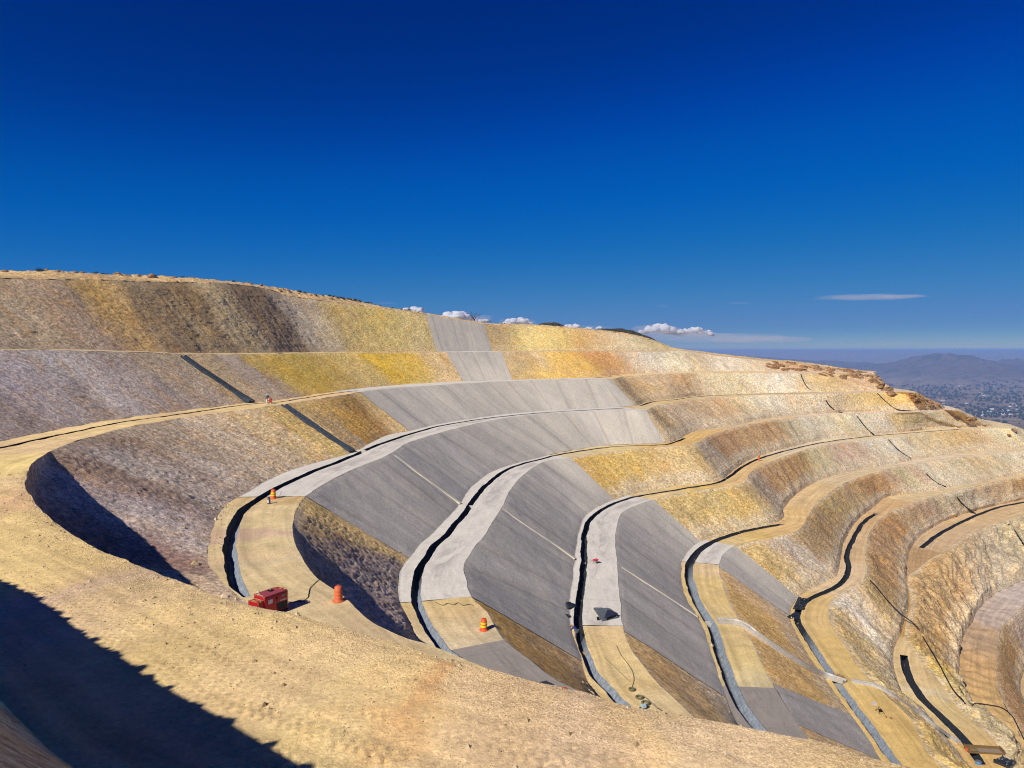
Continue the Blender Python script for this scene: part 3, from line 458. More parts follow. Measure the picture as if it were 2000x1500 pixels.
a2 = anchor(CREST[2], TOE[3], Z[2], Z[3], [(p(10, 42), p(12.5, 50)), ((1087, 1328), (1161, 1353)), ((921, 1166), (1136, 1292)), ((907, 1105), (1113, 1195)), ((978, 991), (1124, 1084)), ((1028, 924), (1140, 1012)), ((1115, 894), (1200, 976)), ((1297, 872.5), (1350, 945)), ((1387, 850), (1450, 906)), ((1510, 821), (1545, 873)), ((1671, 808.5), (1706, 850)), ((1846, 800.5), (1900, 834))])
build_face(2, CREST[2], TOE[3], a2, [(2, 'shot'), (6, 'rock')], 72, [
    (960, 1210, (200, 164, 100)), (1010, 1240, (196, 158, 92)), (1060, 1290, (190, 152, 92)), (1110, 1310, (196, 160, 100)), (1140, 1330, (214, 182, 124)),
    (1140, 910, (222, 180, 92)), (1180, 940, (220, 184, 108)), (1240, 900, (224, 188, 104)), (1250, 940, (218, 184, 110)), (1300, 920, (222, 180, 90)), (1340, 890, (228, 196, 120)), (1350, 930, (214, 180, 140)), (1380, 880, (188, 158, 128)), (1400, 900, (182, 164, 152)), (1420, 870, (176, 130, 82)), (1440, 890, (172, 128, 88)), (1480, 860, (206, 160, 104)), (1500, 850, (184, 138, 90)), (1530, 845, (188, 150, 100)), (1560, 840, (224, 214, 184)), (1600, 840, (218, 210, 196)), (1650, 830, (220, 196, 140)), (1690, 840, (226, 220, 210)), (1720, 825, (214, 206, 200)), (1760, 830, (204, 164, 84), 16), (1790, 820, (222, 198, 130)), (1820, 825, (228, 216, 190)), (1865, 820, (166, 124, 62), 10), (1885, 825, (220, 200, 170)), (1900, 825, (190, 148, 96), 10), (1620, 860, (232, 224, 214))], rough=.85, amp=.28, gseg={0: 2.2})
build_bench(3, CREST[3], TOE[3], [(None, 'dirt'), ((1217, 1222), 'conc'), ((1276, 976), 'dirt')], [
    (1200, 1300, (228, 204, 154), 100), (1300, 1380, (222, 200, 158), 80), (1180, 1240, (226, 200, 148)), (1160, 1350, (222, 190, 130), 25), (1350, 955, (226, 194, 120)), (1450, 930, (226, 192, 140)), (1600, 868, (228, 210, 180)), (1800, 845, (226, 206, 170))], right=18, left=7,
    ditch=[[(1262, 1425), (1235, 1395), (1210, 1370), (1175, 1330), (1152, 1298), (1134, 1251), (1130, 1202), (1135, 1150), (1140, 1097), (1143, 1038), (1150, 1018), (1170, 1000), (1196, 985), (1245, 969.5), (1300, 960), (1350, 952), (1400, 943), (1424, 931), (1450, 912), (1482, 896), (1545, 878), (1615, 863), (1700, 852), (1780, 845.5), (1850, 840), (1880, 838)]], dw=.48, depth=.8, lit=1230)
a3 = anchor(CREST[3], TOE[4], Z[3], Z[4], [(p(25, 46), p(30, 56)), ((1304, 1353), (1440, 1405)), ((1219, 1232), (1419, 1363)), ((1208, 1105), (1370, 1222)), ((1206, 1020), (1332, 1105)), ((1276, 976), (1368, 1058)), ((1440, 947), (1515, 1019)), ((1496, 906), (1545, 978)), ((1615, 868), (1655, 922)), ((1733, 854), (1782, 899)), ((1880, 840), (1930, 880))])
build_face(3, CREST[3], TOE[4], a3, [(2, 'shot'), (5, 'rock')], 72, [
    (1250, 1270, (216, 180, 112)), (1320, 1330, (206, 172, 114)), (1290, 1320, (190, 156, 104)), (1380, 1380, (212, 182, 128)),
    (1310, 990, (224, 190, 108)), (1350, 1020, (228, 198, 122)), (1380, 970, (230, 200, 124)), (1430, 1000, (222, 188, 100)), (1480, 1000, (220, 186, 108)), (1460, 960, (216, 176, 100)), (1480, 950, (190, 162, 140)), (1500, 980, (200, 172, 140)), (1520, 950, (172, 128, 74)), (1550, 930, (180, 134, 70)), (1530, 920, (196, 150, 92)), (1580, 910, (206, 164, 90)), (1600, 900, (224, 206, 160)), (1620, 930, (220, 206, 170)), (1660, 900, (196, 166, 150)), (1690, 895, (210, 180, 160)), (1720, 870, (228, 220, 206)), (1760, 880, (226, 220, 210)), (1800, 870, (214, 184, 120)), (1850, 860, (218, 190, 130)), (1880, 860, (192, 142, 60)), (1910, 850, (170, 120, 80), 10), (1930, 865, (216, 196, 160)), (1980, 860, (222, 210, 180)), (1840, 885, (230, 216, 196))], rough=.8, amp=.28, gseg={0: 2.2})
build_bench(4, CREST[4], TOE[4], [(None, 'dark'), ((1517, 1346), 'dirt'), ((1404, 1104), 'conc'), ((1438, 1067), 'dirt')], [
    (1390, 1150, (222, 196, 140)), (1420, 1230, (220, 196, 144)), (1460, 1290, (224, 200, 144)), (1500, 1330, (216, 200, 160)), (1450, 1050, (226, 194, 130)), (1550, 1020, (228, 194, 140)), (1600, 960, (226, 196, 150)), (1660, 935, (222, 200, 164)), (1800, 900, (226, 208, 180)), (1950, 882, (224, 204, 172))], right=20, left=7,
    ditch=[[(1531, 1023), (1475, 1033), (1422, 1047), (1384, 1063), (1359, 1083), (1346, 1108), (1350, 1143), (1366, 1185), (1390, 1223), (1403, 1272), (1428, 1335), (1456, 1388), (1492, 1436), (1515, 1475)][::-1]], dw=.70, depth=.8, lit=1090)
a4 = anchor(CREST[4], TOE[5], Z[4], Z[5], [(p(40, 53), p(48, 63)), ((1560, 1415), (1722, 1485)), ((1512, 1337), (1660, 1396)), ((1438, 1205), (1586, 1290)), ((1404, 1108), (1541, 1203)), ((1438, 1067), (1558, 1168)), ((1530, 1045), (1632, 1126)), ((1576, 1010), (1650, 1060)), ((1650, 943), (1725, 978)), ((1790, 904), (1850, 954)), ((1900, 891), (1960, 933))])
build_face(4, CREST[4], TOE[5], a4, [(1, 'shot'), (2, 'rock'), (4, 'shot'), (5, 'rock')], 72, [
    (1480, 1240, (212, 176, 104)), (1450, 1180, (214, 180, 110)), (1520, 1270, (206, 168, 96)), (1560, 1300, (212, 178, 112)), (1600, 1360, (220, 184, 108)), (1550, 1340, (214, 180, 120)), (1500, 1200, (208, 166, 86)), (1470, 1120, (218, 184, 110)),
    (1480, 1080, (222, 186, 106)), (1520, 1120, (216, 186, 134)), (1540, 1080, (206, 188, 178)), (1580, 1100, (206, 190, 180)), (1590, 1060, (200, 168, 120)), (1620, 1080, (176, 140, 90)), (1610, 1010, (186, 146, 84)), (1640, 980, (182, 142, 78)), (1680, 960, (170, 128, 70)), (1720, 945, (164, 120, 66)), (1660, 1000, (208, 178, 110)), (1690, 985, (214, 184, 140)), (1740, 935, (196, 152, 140), 16), (1770, 935, (208, 192, 152)), (1795, 925, (204, 146, 124), 14), (1830, 930, (222, 208, 190)), (1870, 920, (216, 200, 166)), (1910, 920, (206, 180, 140)), (1950, 910, (214, 194, 156)), (1990, 910, (222, 210, 186)), (1900, 945, (230, 216, 200)), (1630, 1110, (190, 140, 80), 12)], rough=.95, amp=.30, gseg={0: 2.1, 2: 2.1}, gy=1.0)
build_bench(5, CREST[5], TOE[5], [(None, 'dirt')], [
    (1590, 1200, (222, 192, 136)), (1620, 1270, (222, 192, 130)), (1680, 1340, (220, 192, 130)), (1720, 1400, (222, 190, 126)), (1660, 1130, (222, 196, 160)), (1670, 1060, (216, 186, 146)), (1720, 1000, (214, 180, 136)), (1850, 958, (222, 200, 160)), (1950, 938, (220, 196, 156))], right=14, left=6,
    ditch=[[(1775, 1530), (1748, 1493), (1713, 1440), (1664, 1374), (1629, 1325), (1601, 1283), (1573, 1241), (1557, 1211), (1562, 1187), (1585, 1168), (1620, 1152), (1645, 1137), (1657, 1112), (1654, 1085), (1669, 1048), (1690, 1017), (1713, 1002)]], dw=.55, depth=.75, lit=1230)
a5 = anchor(CREST[5], TOE[6], Z[5], Z[6], [((1830, 1493), (1900, 1500)), ((1700, 1335), (1868, 1462)), ((1622, 1213), (1752, 1325)), ((1640, 1160), (1745, 1272)), ((1694, 1118), (1766, 1215)), ((1692, 1075), (1771, 1120)), ((1735, 1001), (1792, 1053)), ((1864, 959), (1908, 996))])
build_face(5, CREST[5], TOE[6], a5, [], 72, [
    (1670, 1210, (222, 214, 206)), (1690, 1230, (218, 206, 196)), (1650, 1230, (210, 180, 126)), (1700, 1280, (216, 188, 134)), (1720, 1300, (218, 178, 92)), (1740, 1270, (224, 180, 60), 16), (1760, 1240, (222, 186, 110)), (1700, 1200, (214, 182, 140)), (1730, 1330, (220, 196, 150)), (1770, 1380, (222, 196, 146)), (1720, 1340, (218, 186, 116)), (1820, 1450, (222, 188, 110)), (1780, 1420, (216, 182, 104)), (1790, 1390, (230, 214, 180), 14), (1720, 1150, (196, 156, 96)), (1740, 1180, (190, 150, 88)), (1710, 1090, (166, 122, 70)), (1730, 1060, (120, 92, 64)), (1750, 1040, (150, 104, 50)), (1760, 1080, (176, 128, 66)), (1745, 1110, (180, 138, 78)), (1780, 1000, (184, 140, 84)), (1810, 990, (196, 160, 140)), (1800, 1030, (212, 182, 144)), (1840, 990, (206, 186, 150)), (1870, 980, (208, 194, 168)), (1900, 970, (220, 208, 190)), (1940, 960, (204, 160, 104)), (1990, 950, (190, 148, 90)), (1960, 975, (226, 208, 186))], rough=.8, amp=.30, gy=1.4, gul=.6)
build_bench(6, CREST[6], TOE[6], [(None, 'dirt')], [
    (1780, 1300, (224, 198, 150)), (1830, 1380, (224, 200, 146)), (1900, 1440, (224, 196, 144)), (1950, 1480, (216, 180, 120)), (1790, 1350, (230, 214, 180), 14), (1780, 1190, (196, 160, 100)), (1780, 1100, (190, 158, 120)), (1850, 1050, (212, 184, 148)), (1950, 1005, (214, 186, 146))], right=14, left=5,
    ditch=[[(1920, 1495), (1888, 1451), (1842, 1405), (1800, 1362), (1772, 1315), (1764, 1278)], [(1799, 1071), (1830, 1046), (1870, 1024), (1909, 1006), (1950, 991), (2010, 979), (2100, 962)]], dw=.62, depth=.9)
a6 = anchor(CREST[6], TOE[7], Z[6], Z[7], [((1880, 1390), (1905, 1388)), ((1793, 1285), (1878, 1350)), ((1770, 1235), (1874, 1310)), ((1778, 1160), (1876, 1275)), ((1812, 1094), (1886, 1236)), ((1850, 1072), (1900, 1210)), ((1920, 1032), (1955, 1154)), ((2000, 1003), (2060, 1105))])
build_face(6, CREST[6], TOE[7], a6, [], 80, [
    (1850, 1340, (226, 192, 90)), (1860, 1370, (226, 204, 160)), (1820, 1290, (206, 170, 90)), (1840, 1310, (214, 176, 80), 14), (1800, 1230, (170, 134, 80)), (1820, 1200, (160, 122, 76)), (1850, 1250, (168, 130, 78)), (1860, 1300, (176, 136, 76)), (1790, 1170, (196, 162, 112)), (1800, 1130, (200, 164, 110)), (1830, 1130, (200, 158, 96)), (1860, 1120, (180, 140, 88)), (1880, 1170, (170, 124, 66)), (1890, 1100, (176, 154, 130)), (1910, 1150, (150, 130, 116)), (1900, 1080, (190, 168, 140)), (1930, 1080, (180, 166, 150)), (1950, 1120, (172, 158, 144)), (1970, 1060, (206, 190, 156)), (1990, 1100, (190, 172, 146)), (1860, 1085, (212, 184, 144)), (2000, 1040, (204, 184, 148))], rough=1.0, amp=.40, gain=(1.1, 1.1, 1.1, .84), gy=1.05, gul=1.3)
build_bench(7, CREST[7], TOE[7], [(None, 'dirt')], [(1900, 1300, (206, 170, 124), 60), (1930, 1360, (210, 176, 124), 60), (1940, 1420, (214, 182, 128)), (1930, 1190, (176, 160, 150)), (1980, 1160, (170, 158, 152)), (1900, 1250, (184, 158, 130))], right=24, left=8, dirt_r=.8, und=.45)
build_face(7, CREST[7], TOE[8], anchor(CREST[7], TOE[8], Z[7], Z[8], []), [], 50, [
    (1970, 1260, (196, 156, 100)), (1980, 1320, (186, 142, 86)), (1990, 1400, (168, 126, 80)), (1990, 1230, (150, 134, 124)), (1960, 1280, (184, 144, 84)), (2000, 1210, (160, 146, 138))], rough=1.1, amp=.4)
# pit floor off to the right and the back of the hill
def apron(name, C, out_fn, tint, dist=(0, 12, 40, 120, 300), drop=(0, 2, 10, 45, 130), mat=None, kind='structure'):
    t = np.linspace(0, C.L, 500); P_ = C.at(t); cols = []
    o = out_fn(P_)
    for d, h in zip(dist, drop):
        q = P_ + o * d; q[:, 2] -= h; cols.append(q)
    G = np.stack(cols, 1)
    # refine across
    v = np.linspace(0, len(dist) - 1, 41); i = np.clip(v.astype(int), 0, len(dist) - 2); f = (v - i)[None, :, None]
    G = G[:, i] * (1 - f) + G[:, i + 1] * f
    q = G.reshape(-1, 3); tap = np.minimum(1, v / .5)[None]
    W_ = warp(G); W_[..., 2] += (.8 * fbm(q, 4, .05, 50) + .5 * fbm(q, 4, .4, 51)).reshape(G.shape[:2]) * tap
    SV = np.stack([np.repeat(t[:, None], 41, 1), np.linalg.norm(G - G[:, :1], axis=-1)], -1)
    tc = np.tile(lin(tint), (*G.shape[:2], 1)) * (1 + .15 * fbm(q, 3, .1, 52)).reshape(G.shape[:2])[..., None]
    return grid_obj(name, W_, mat or M_ROCK, SV, np.clip(tc, 0.01, 1), np.full(G.shape[:2], 1.1), kind)
def outw(P_):
    d = P_ - PIT_C; d[:, 2] = 0; return d / np.linalg.norm(d, axis=1, keepdims=True)
# the strip of natural ground above the topmost cut
HT = Strip(RIDGE, T_TOP)
u = np.linspace(0, RIDGE.L + T_TOP.L, 1800); a_, b_ = HT.ends(u); v = np.linspace(0, 1, 30)
G = a_[:, None] + (b_ - a_)[:, None] * v[None, :, None]; q = G.reshape(-1, 3)
Wp = warp(G); Wp[..., 2] += (.35 * fbm(q, 5, .35, 55, True)).reshape(G.shape[:2]) * np.minimum(1, (1 - v) * 8)[None] + (.25 * fbm(q, 4, 1.2, 58)).reshape(G.shape[:2])
tc = np.tile(lin((208, 176, 126)), (*G.shape[:2], 1)) * (1 + .25 * fbm(q, 3, .12, 56)).reshape(G.shape[:2])[..., None]
SVh = np.stack([np.repeat(u[:, None] / 2, 30, 1), np.linalg.norm(G - G[:, -1:], axis=-1)], -1)
grid_obj('hilltop', Wp, M_ROCK, SVh, np.clip(tc, .01, 1), np.full(G.shape[:2], 1.3))
apron('hillside', RIDGE, outw, (150, 128, 92))
G = np.array([[[x, y, -Z[8]] for y in np.linspace(60, 420, 30)] for x in np.linspace(75, 420, 30)])
fl = TOE[8].at(np.linspace(0, TOE[8].L, 200)); cen = np.array([300., 140., -Z[8]])
G = fl[:, None] + (cen - fl)[:, None] * np.linspace(0, 1, 12)[None, :, None]
grid_obj('pit_floor', G, M_DIRT, G[..., :2], np.tile(lin((206, 176, 130)), (200, 12, 1)), np.full((200, 12), .5))
# drainage channels along the benches
# the drainage channels: every continuous run is one thing
CH_TXT = {(0, 0): 'long narrow dark channel beside the uppermost tan haul road under the brown slope', (0, 1): 'short thin dark channel past the right end of the highest grey slope band',
    (1, 0): 'wide channel curling round the bench behind the red generator and up the first concrete road', (1, 1): 'thin dark channel on the narrow pale ledge right of the first concrete road',
    (2, 0): 'wide channel with a check wall between the two large grey panels', (3, 0): 'channel running past the red wheelbarrow and on to the far orange worker',
    (4, 0): 'channel crossed by the slab where the long grey chute begins', (5, 0): 'winding channel partly buried under the crumpled black liner heap',
    (6, 0): 'short broad black channel ending at the wooden trough', (6, 1): 'curved broad black channel near the right edge of the picture'}
_ch = {}
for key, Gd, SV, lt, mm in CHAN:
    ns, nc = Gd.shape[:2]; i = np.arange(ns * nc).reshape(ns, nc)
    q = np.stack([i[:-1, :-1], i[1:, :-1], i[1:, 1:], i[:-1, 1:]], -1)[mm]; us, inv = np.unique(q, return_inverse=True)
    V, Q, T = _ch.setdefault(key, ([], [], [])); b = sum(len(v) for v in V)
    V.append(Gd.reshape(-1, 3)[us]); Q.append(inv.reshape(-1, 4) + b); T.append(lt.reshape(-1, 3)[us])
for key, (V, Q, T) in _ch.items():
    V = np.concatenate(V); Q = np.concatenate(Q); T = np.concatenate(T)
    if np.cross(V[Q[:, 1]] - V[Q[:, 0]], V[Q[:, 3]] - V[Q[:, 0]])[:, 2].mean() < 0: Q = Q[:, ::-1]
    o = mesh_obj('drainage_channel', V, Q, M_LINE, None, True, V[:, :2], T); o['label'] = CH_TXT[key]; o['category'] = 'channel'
# ------------------------------------------------------------------ far country: plain, hills and ranges
def mk_far():
    m = NB('dry plain and hills', 1.0, .05); o = m.obj(); r = m.attr('rgh', 'Fac')
    f = m.noise(o, .004, 9, .7, .4); g = m.noise(m.mp(o, (1, .35, 1)), .012, 7, .7); e = m.vor(m.mp(o, (1, .5, 1)), .006, 'F1', 'Color')
    sc = m.n('ShaderNodeSeparateColor'); m.L(e, sc.inputs[0])
    c = m.mix(m.rng(f, .35, .65, 0, 1), (.17, .11, .065), (.42, .29, .17)); c = m.mix(m.ma('MULTIPLY', sc.outputs[0], .6), c, (.42, .31, .19))
    c = m.mix(m.rng(g, .53, .60, 0, .85), c, (.045, .055, .035))
    c = m.mix(m.ma('MULTIPLY', r, m.rng(f, .3, .6, .6, 1)), c, (.13, .085, .06)); c = m.mix(m.ma('MULTIPLY', r, m.rng(m.noise(o, .003, 8, .75), .52, .6, 0, .8)), c, (.04, .045, .035))
    m.base(c); m.bump(m.noise(o, .005, 9, .7), 60, .9); return m.m
M_FAR = mk_far()
az = np.radians(np.linspace(-62, 62, 620)); rr = np.geomspace(380, 62000, 420)
AZ, RR = np.meshgrid(az, rr, indexing='ij'); X = RR * np.sin(AZ); Y = RR * np.cos(AZ)
q = np.stack([X, Y, 0 * X], -1).reshape(-1, 3)
h = -350 + (14 * fbm(q, 5, 1 / 900, 61)).reshape(X.shape)
h = h + np.clip((1500 - RR) / 1100, 0, 1) ** 1.3 * 235                            # foot of the mine's own hill
def hill(px, d, ht, wx, wy, seed, pw=2.0, rg=.35):                                 # summit under picture column px at distance d
    ht = ht * 1.08 if 1750 < px else ht; x0 = (px - 1000) / 1400 * d; e = ((X - x0) / wx) ** 2 + ((Y - d) / wy) ** 2
    n = (fbm(q, 6, 4.0 / wx, seed, True)).reshape(X.shape); return np.exp(-e ** (pw / 2)) * ht * (.85 + rg * n)
hills = [hill(1835, 9000, 60, 260, 600, 84, 2, .3), hill(1840, 9000, 190, 620, 1300, 70), hill(1795, 9300, 90, 420, 900, 71), hill(1900, 8700, 90, 620, 1100, 72), hill(1985, 9800, 200, 560, 1100, 73), hill(2100, 9500, 200, 900, 1300, 74), hill(1950, 8200, 50, 700, 800, 75),
         hill(1400, 12500, 160, 1300, 1500, 76, 2, .1), hill(1270, 12500, 170, 1300, 1500, 77, 2, .1), hill(1540, 12000, 110, 1000, 1300, 78, 2, .2), hill(1650, 10800, 90, 800, 900, 81, 2, .4), hill(1720, 11500, 60, 700, 900, 82, 2, .4), hill(900, 13000, 240, 3200, 1600, 79)]
gA = sum(hills[:7]); gB = sum(hills[7:]); gA = gA * (318 / gA[np.abs(X) < .72 * Y].max()); gB = gB * (300 / gB[(X > 0) & (X < .72 * Y)].max()); rg = gA + gB; h = h + gA + gB
rng = np.clip((RR - 15000) / 9000, 0, 1) * (215 + 150 * fbm(q, 6, 1 / 5000, 80, True).reshape(X.shape)) * np.clip((70000 - RR) / 40000, .5, 1)
h = h + np.minimum(rng, 325); h = np.where(h > -20, -20 + 30 * np.tanh((h + 20) / 30), h)
rgm = np.clip(rg / 90, 0, 1)
G = np.stack([X, Y, h], -1)
o = grid_obj('far_plain', G, M_FAR, G[..., :2], np.zeros((*X.shape, 3)), rgm)
M_BUSH = NB('hill scrub', 1.0, .05); c = M_BUSH.mix(M_BUSH.rng(M_BUSH.noise(M_BUSH.obj(), .35, 9, .8), .44, .56, 0, 1), (.035, .038, .022), (.16, .125, .075)); M_BUSH.base(c); M_BUSH.bump(M_BUSH.noise(M_BUSH.obj(), .4, 8, .8), 3, 1); M_BUSH = M_BUSH.m
def knoll(pts, d, depth):
    t = np.linspace(0, 1, 160); px = np.interp(t, np.linspace(0, 1, len(pts)), [a[0] for a in pts]); C = cr([(a[0], a[1], 0) for a in pts]); py = np.interp(px, C[:, 0], C[:, 1])
    top = np.array([PD(a, b, d) for a, b in zip(px, py)]); rows = []
    for v in np.linspace(-1, 1, 60):
        r_ = top.copy(); r_[:, 1] += v * depth; r_[:, 2] = top[:, 2] - (v * v) * (16 + 0 * top[:, 2]) - abs(v) * 2; rows.append(r_)
    G = np.stack(rows, 1); q = G.reshape(-1, 3); G[..., 2] += (1.0 * fbm(q, 5, .22, 90)).reshape(G.shape[:2]) - .8 * 0
    for e in (0, -1): G[e, :, 2] -= 20
    grid_obj('hill', G, M_BUSH, G[..., :2], np.zeros((*G.shape[:2], 3)), np.zeros(G.shape[:2]))
knoll([(1010, 652), (1035, 640), (1052, 634), (1068, 631), (1082, 630), (1094, 633), (1108, 640), (1130, 652)], 520, 40)
knoll([(1140, 660), (1160, 647), (1180, 642), (1205, 642), (1232, 646), (1255, 653), (1272, 660), (1286, 668), (1320, 690)], 520, 40)
# groves on the plain: one mass, the trees and the scattered houses
M_TREE = NB('grove foliage', 1, .05); M_TREE.base(M_TREE.mix(M_TREE.noise(M_TREE.obj(), .2, 3), (.02, .028, .018), (.05, .06, .035))); M_TREE = M_TREE.m
def hgt(x, y):
    r_ = math.hypot(x, y); a_ = math.atan2(x, y); i = int(np.clip((a_ - az[0]) / (az[-1] - az[0]) * 619, 0, 618)); j = int(np.clip(np.searchsorted(rr, r_), 1, 419)); return h[i, j]
rs = np.random.RandomState(11); V = []; Fc = []
ico = [(0, 0, 1), (.89, 0, .3), (.28, .85, .3), (-.72, .53, .3), (-.72, -.53, .3), (.28, -.85, .3), (0, 0, -.6)]
icf = [(0, 1, 2), (0, 2, 3), (0, 3, 4), (0, 4, 5), (0, 5, 1), (6, 2, 1), (6, 3, 2), (6, 4, 3), (6, 5, 4), (6, 1, 5)]
cnt = 0
cl = [(rs.uniform(700, 3200), 0, 0)] * 0
for k in range(460):
    py = 712 + (rs.rand() ** 1.2) * 118; px = rs.uniform(1640, 2060); d = 350 * 1400 / (py - 684)
    if d > 9500: continue
    x0 = (px - 1000) / 1400 * d; lenx = d * .008 * rs.uniform(.5, 3.2); n = int(rs.uniform(2, 8))
    if d > 7200: continue
    for i in range(n):
        x = x0 + rs.randn() * lenx; y = d * (1 + rs.randn() * .006); s = rs.uniform(4, 9) * (1 + d / 9000); z = hgt(x, y)
        b = len(V); V += [(x + a * s, y + c_ * s, z + (e + .5) * s) for a, c_, e in ico]; Fc += [(b + i0, b + i1, b + i2) for i0, i1, i2 in icf]
o = mesh_obj('groves', V, Fc, M_TREE, smooth=False); o['kind'] = 'stuff'
M_HW = NB('whitewashed wall', .9); M_HW.b.inputs['Base Color'].default_value = (.78, .76, .72, 1); M_HW = M_HW.m
M_HR = NB('sheet roof', .6); M_HR.b.inputs['Base Color'].default_value = (.6, .57, .55, 1); M_HR = M_HR.m
hv = [(-1, -1, 0), (1, -1, 0), (1, 1, 0), (-1, 1, 0), (-1, -1, .8), (1, -1, .8), (1, 1, .8), (-1, 1, .8)]
box_f = [(0, 1, 5, 4), (1, 2, 6, 5), (2, 3, 7, 6), (3, 0, 4, 7), (4, 5, 6, 7), (3, 2, 1, 0)]
hw = mesh_obj('wall', [(a * 9, b * 7, c * 7) for a, b, c in hv], box_f, M_HW, smooth=False)
rf = mesh_obj('roof', [(-10, -8, 5.6), (10, -8, 5.6), (10, 8, 5.6), (-10, 8, 5.6), (-10, 0, 9), (10, 0, 9)], [(0, 1, 5, 4), (3, 2, 5, 4)], M_HR, smooth=False)
h0 = bpy.data.objects.new('house', None); COL.objects.link(h0); hw.parent = h0; rf.parent = h0
for k in range(46):
    o = h0 if k == 0 else h0.copy()
    if k:
        COL.objects.link(o)
        for ch in (hw, rf): c_ = ch.copy(); COL.objects.link(c_); c_.parent = o
    if k < 30: px, py = 1905 + rs.rand() * 95, 800 + rs.rand() * 14
    else: px, py = rs.uniform(1760, 2000), rs.uniform(735, 800)
    d = 350 * 1400 / (py - 684); x = (px - 1000) / 1400 * d; o.location = (x, d, hgt(x, d) - 1); o.rotation_euler = (0, 0, rs.uniform(0, 3)); s = rs.uniform(.6, 1.3); o.scale = (s, s, s * .9)
    o['label'] = 'tiny white house on the hazy plain far beyond the pit'; o['category'] = 'house'; o['group'] = 'white houses scattered over the plain'
# ------------------------------------------------------------------ things
from mathutils import Matrix
bpy.context.view_layer.update(); DG = bpy.context.evaluated_depsgraph_get()
def hit(x, y):
    r = Vector(ray(x, y)).normalized(); ok, P, N, i, o, m = S.ray_cast(DG, Vector((0, 0, 0)), r)
    return (P, N) if ok else (Vector(PD(x, y, 100)), Vector((0, 0, 1)))
def drop(x, y, top=60.0):
    ok, P, N, i, o, m = S.ray_cast(DG, Vector((x, y, top)), Vector((0, 0, -1))); return P if ok else Vector((x, y, -60))
def PM(name, col, rough=.6, spec=.3, metal=0.0, var=.12, sc=6.0, bump=0.0):
    m = NB(name, rough, spec); m.b.inputs['Metallic'].default_value = metal
    c = tuple(lin(col)); f = m.noise(m.obj(), sc, 6, .7)
    m.base(m.mix(m.rng(f, .35, .65, 0, 1), tuple(x * (1 - var) for x in c), tuple(min(1, x * (1 + var)) for x in c)))
    if bump: m.bump(m.noise(m.obj(), sc * 2, 6, .7), bump, .8)
    return m.m
MT = dict(red=PM('red sheet metal', (176, 20, 34), .45, .4), dred=PM('dusty red roof', (158, 70, 76), .6), blk=PM('black rubber', (26, 27, 30), .55, .3, var=.3), grey=PM('grey steel', (120, 120, 122), .5, .4, .3),
    wht=PM('white label', (205, 200, 205), .6), brs=PM('tan webbing', (196, 150, 96), .7), org=PM('orange plastic', (222, 92, 44), .5, .35), orf=PM('sun faded orange plastic', (216, 108, 66), .6), yel=PM('reflective yellow band', (240, 214, 30), .35, .5),
    wood=PM('weathered planks', (176, 140, 92), .8, var=.25), conc=PM('precast concrete', (196, 188, 172), .9, bump=.01), chute=PM('galvanised half pipe', (176, 170, 160), .55, .4, .2, .2), blu=PM('blue plastic', (70, 130, 180), .5), pale=PM('pale blue enamel', (170, 198, 208), .45),
    gmb=PM('black geomembrane', (40, 44, 48), .35, .5, var=.4, sc=2, bump=.04), gmg=PM('grey geomembrane sheet', (92, 98, 100), .5, .4, var=.2, sc=2), skin=PM('skin', (150, 100, 74), .6), wcl=PM('white coveralls', (222, 222, 214), .85), vest=PM('blue grey vest', (96, 96, 112), .85), ocl=PM('orange red coveralls', (196, 72, 44), .85),
    ocl2=PM('orange work clothes', (226, 106, 58), .85), bcl=PM('blue jacket', (38, 60, 122), .85), gcl=PM('grey trousers', (104, 108, 110), .85), hel=PM('tan helmet', (190, 160, 90), .4, .4), hwh=PM('white helmet', (230, 228, 224), .4, .4), hose=PM('olive hose', (112, 108, 78), .6), line=PM('dark slope lining', (50, 58, 68), .75, .3, var=.5, sc=2.2, bump=.08),
    rib=PM('concrete ribbon', (206, 194, 170), .9, var=.1), bark=PM('bare wood', (60, 50, 42), .9), scrub=PM('scrub leaves', (54, 52, 36), .9, var=.5, sc=3), rock=PM('weathered boulder', (150, 122, 92), .95, .1, var=.35, sc=2.5, bump=.12), rockb=PM('rusty outcrop', (150, 116, 80), .95, .1, var=.5, sc=.9, bump=.2))
def thing(name, label, cat, loc, rz=0, group=None):
    o = bpy.data.objects.new(name, None); COL.objects.link(o); o.location = loc; o.rotation_euler = (0, 0, rz); o.empty_display_size = .2
    o['label'] = label; o['category'] = cat
    if group: o['group'] = group
    return o
def tag(o, label, cat, group=None, kind=None):
    if label: o['label'] = label; o['category'] = cat
    if group: o['group'] = group
    if kind: o['kind'] = kind
    return o
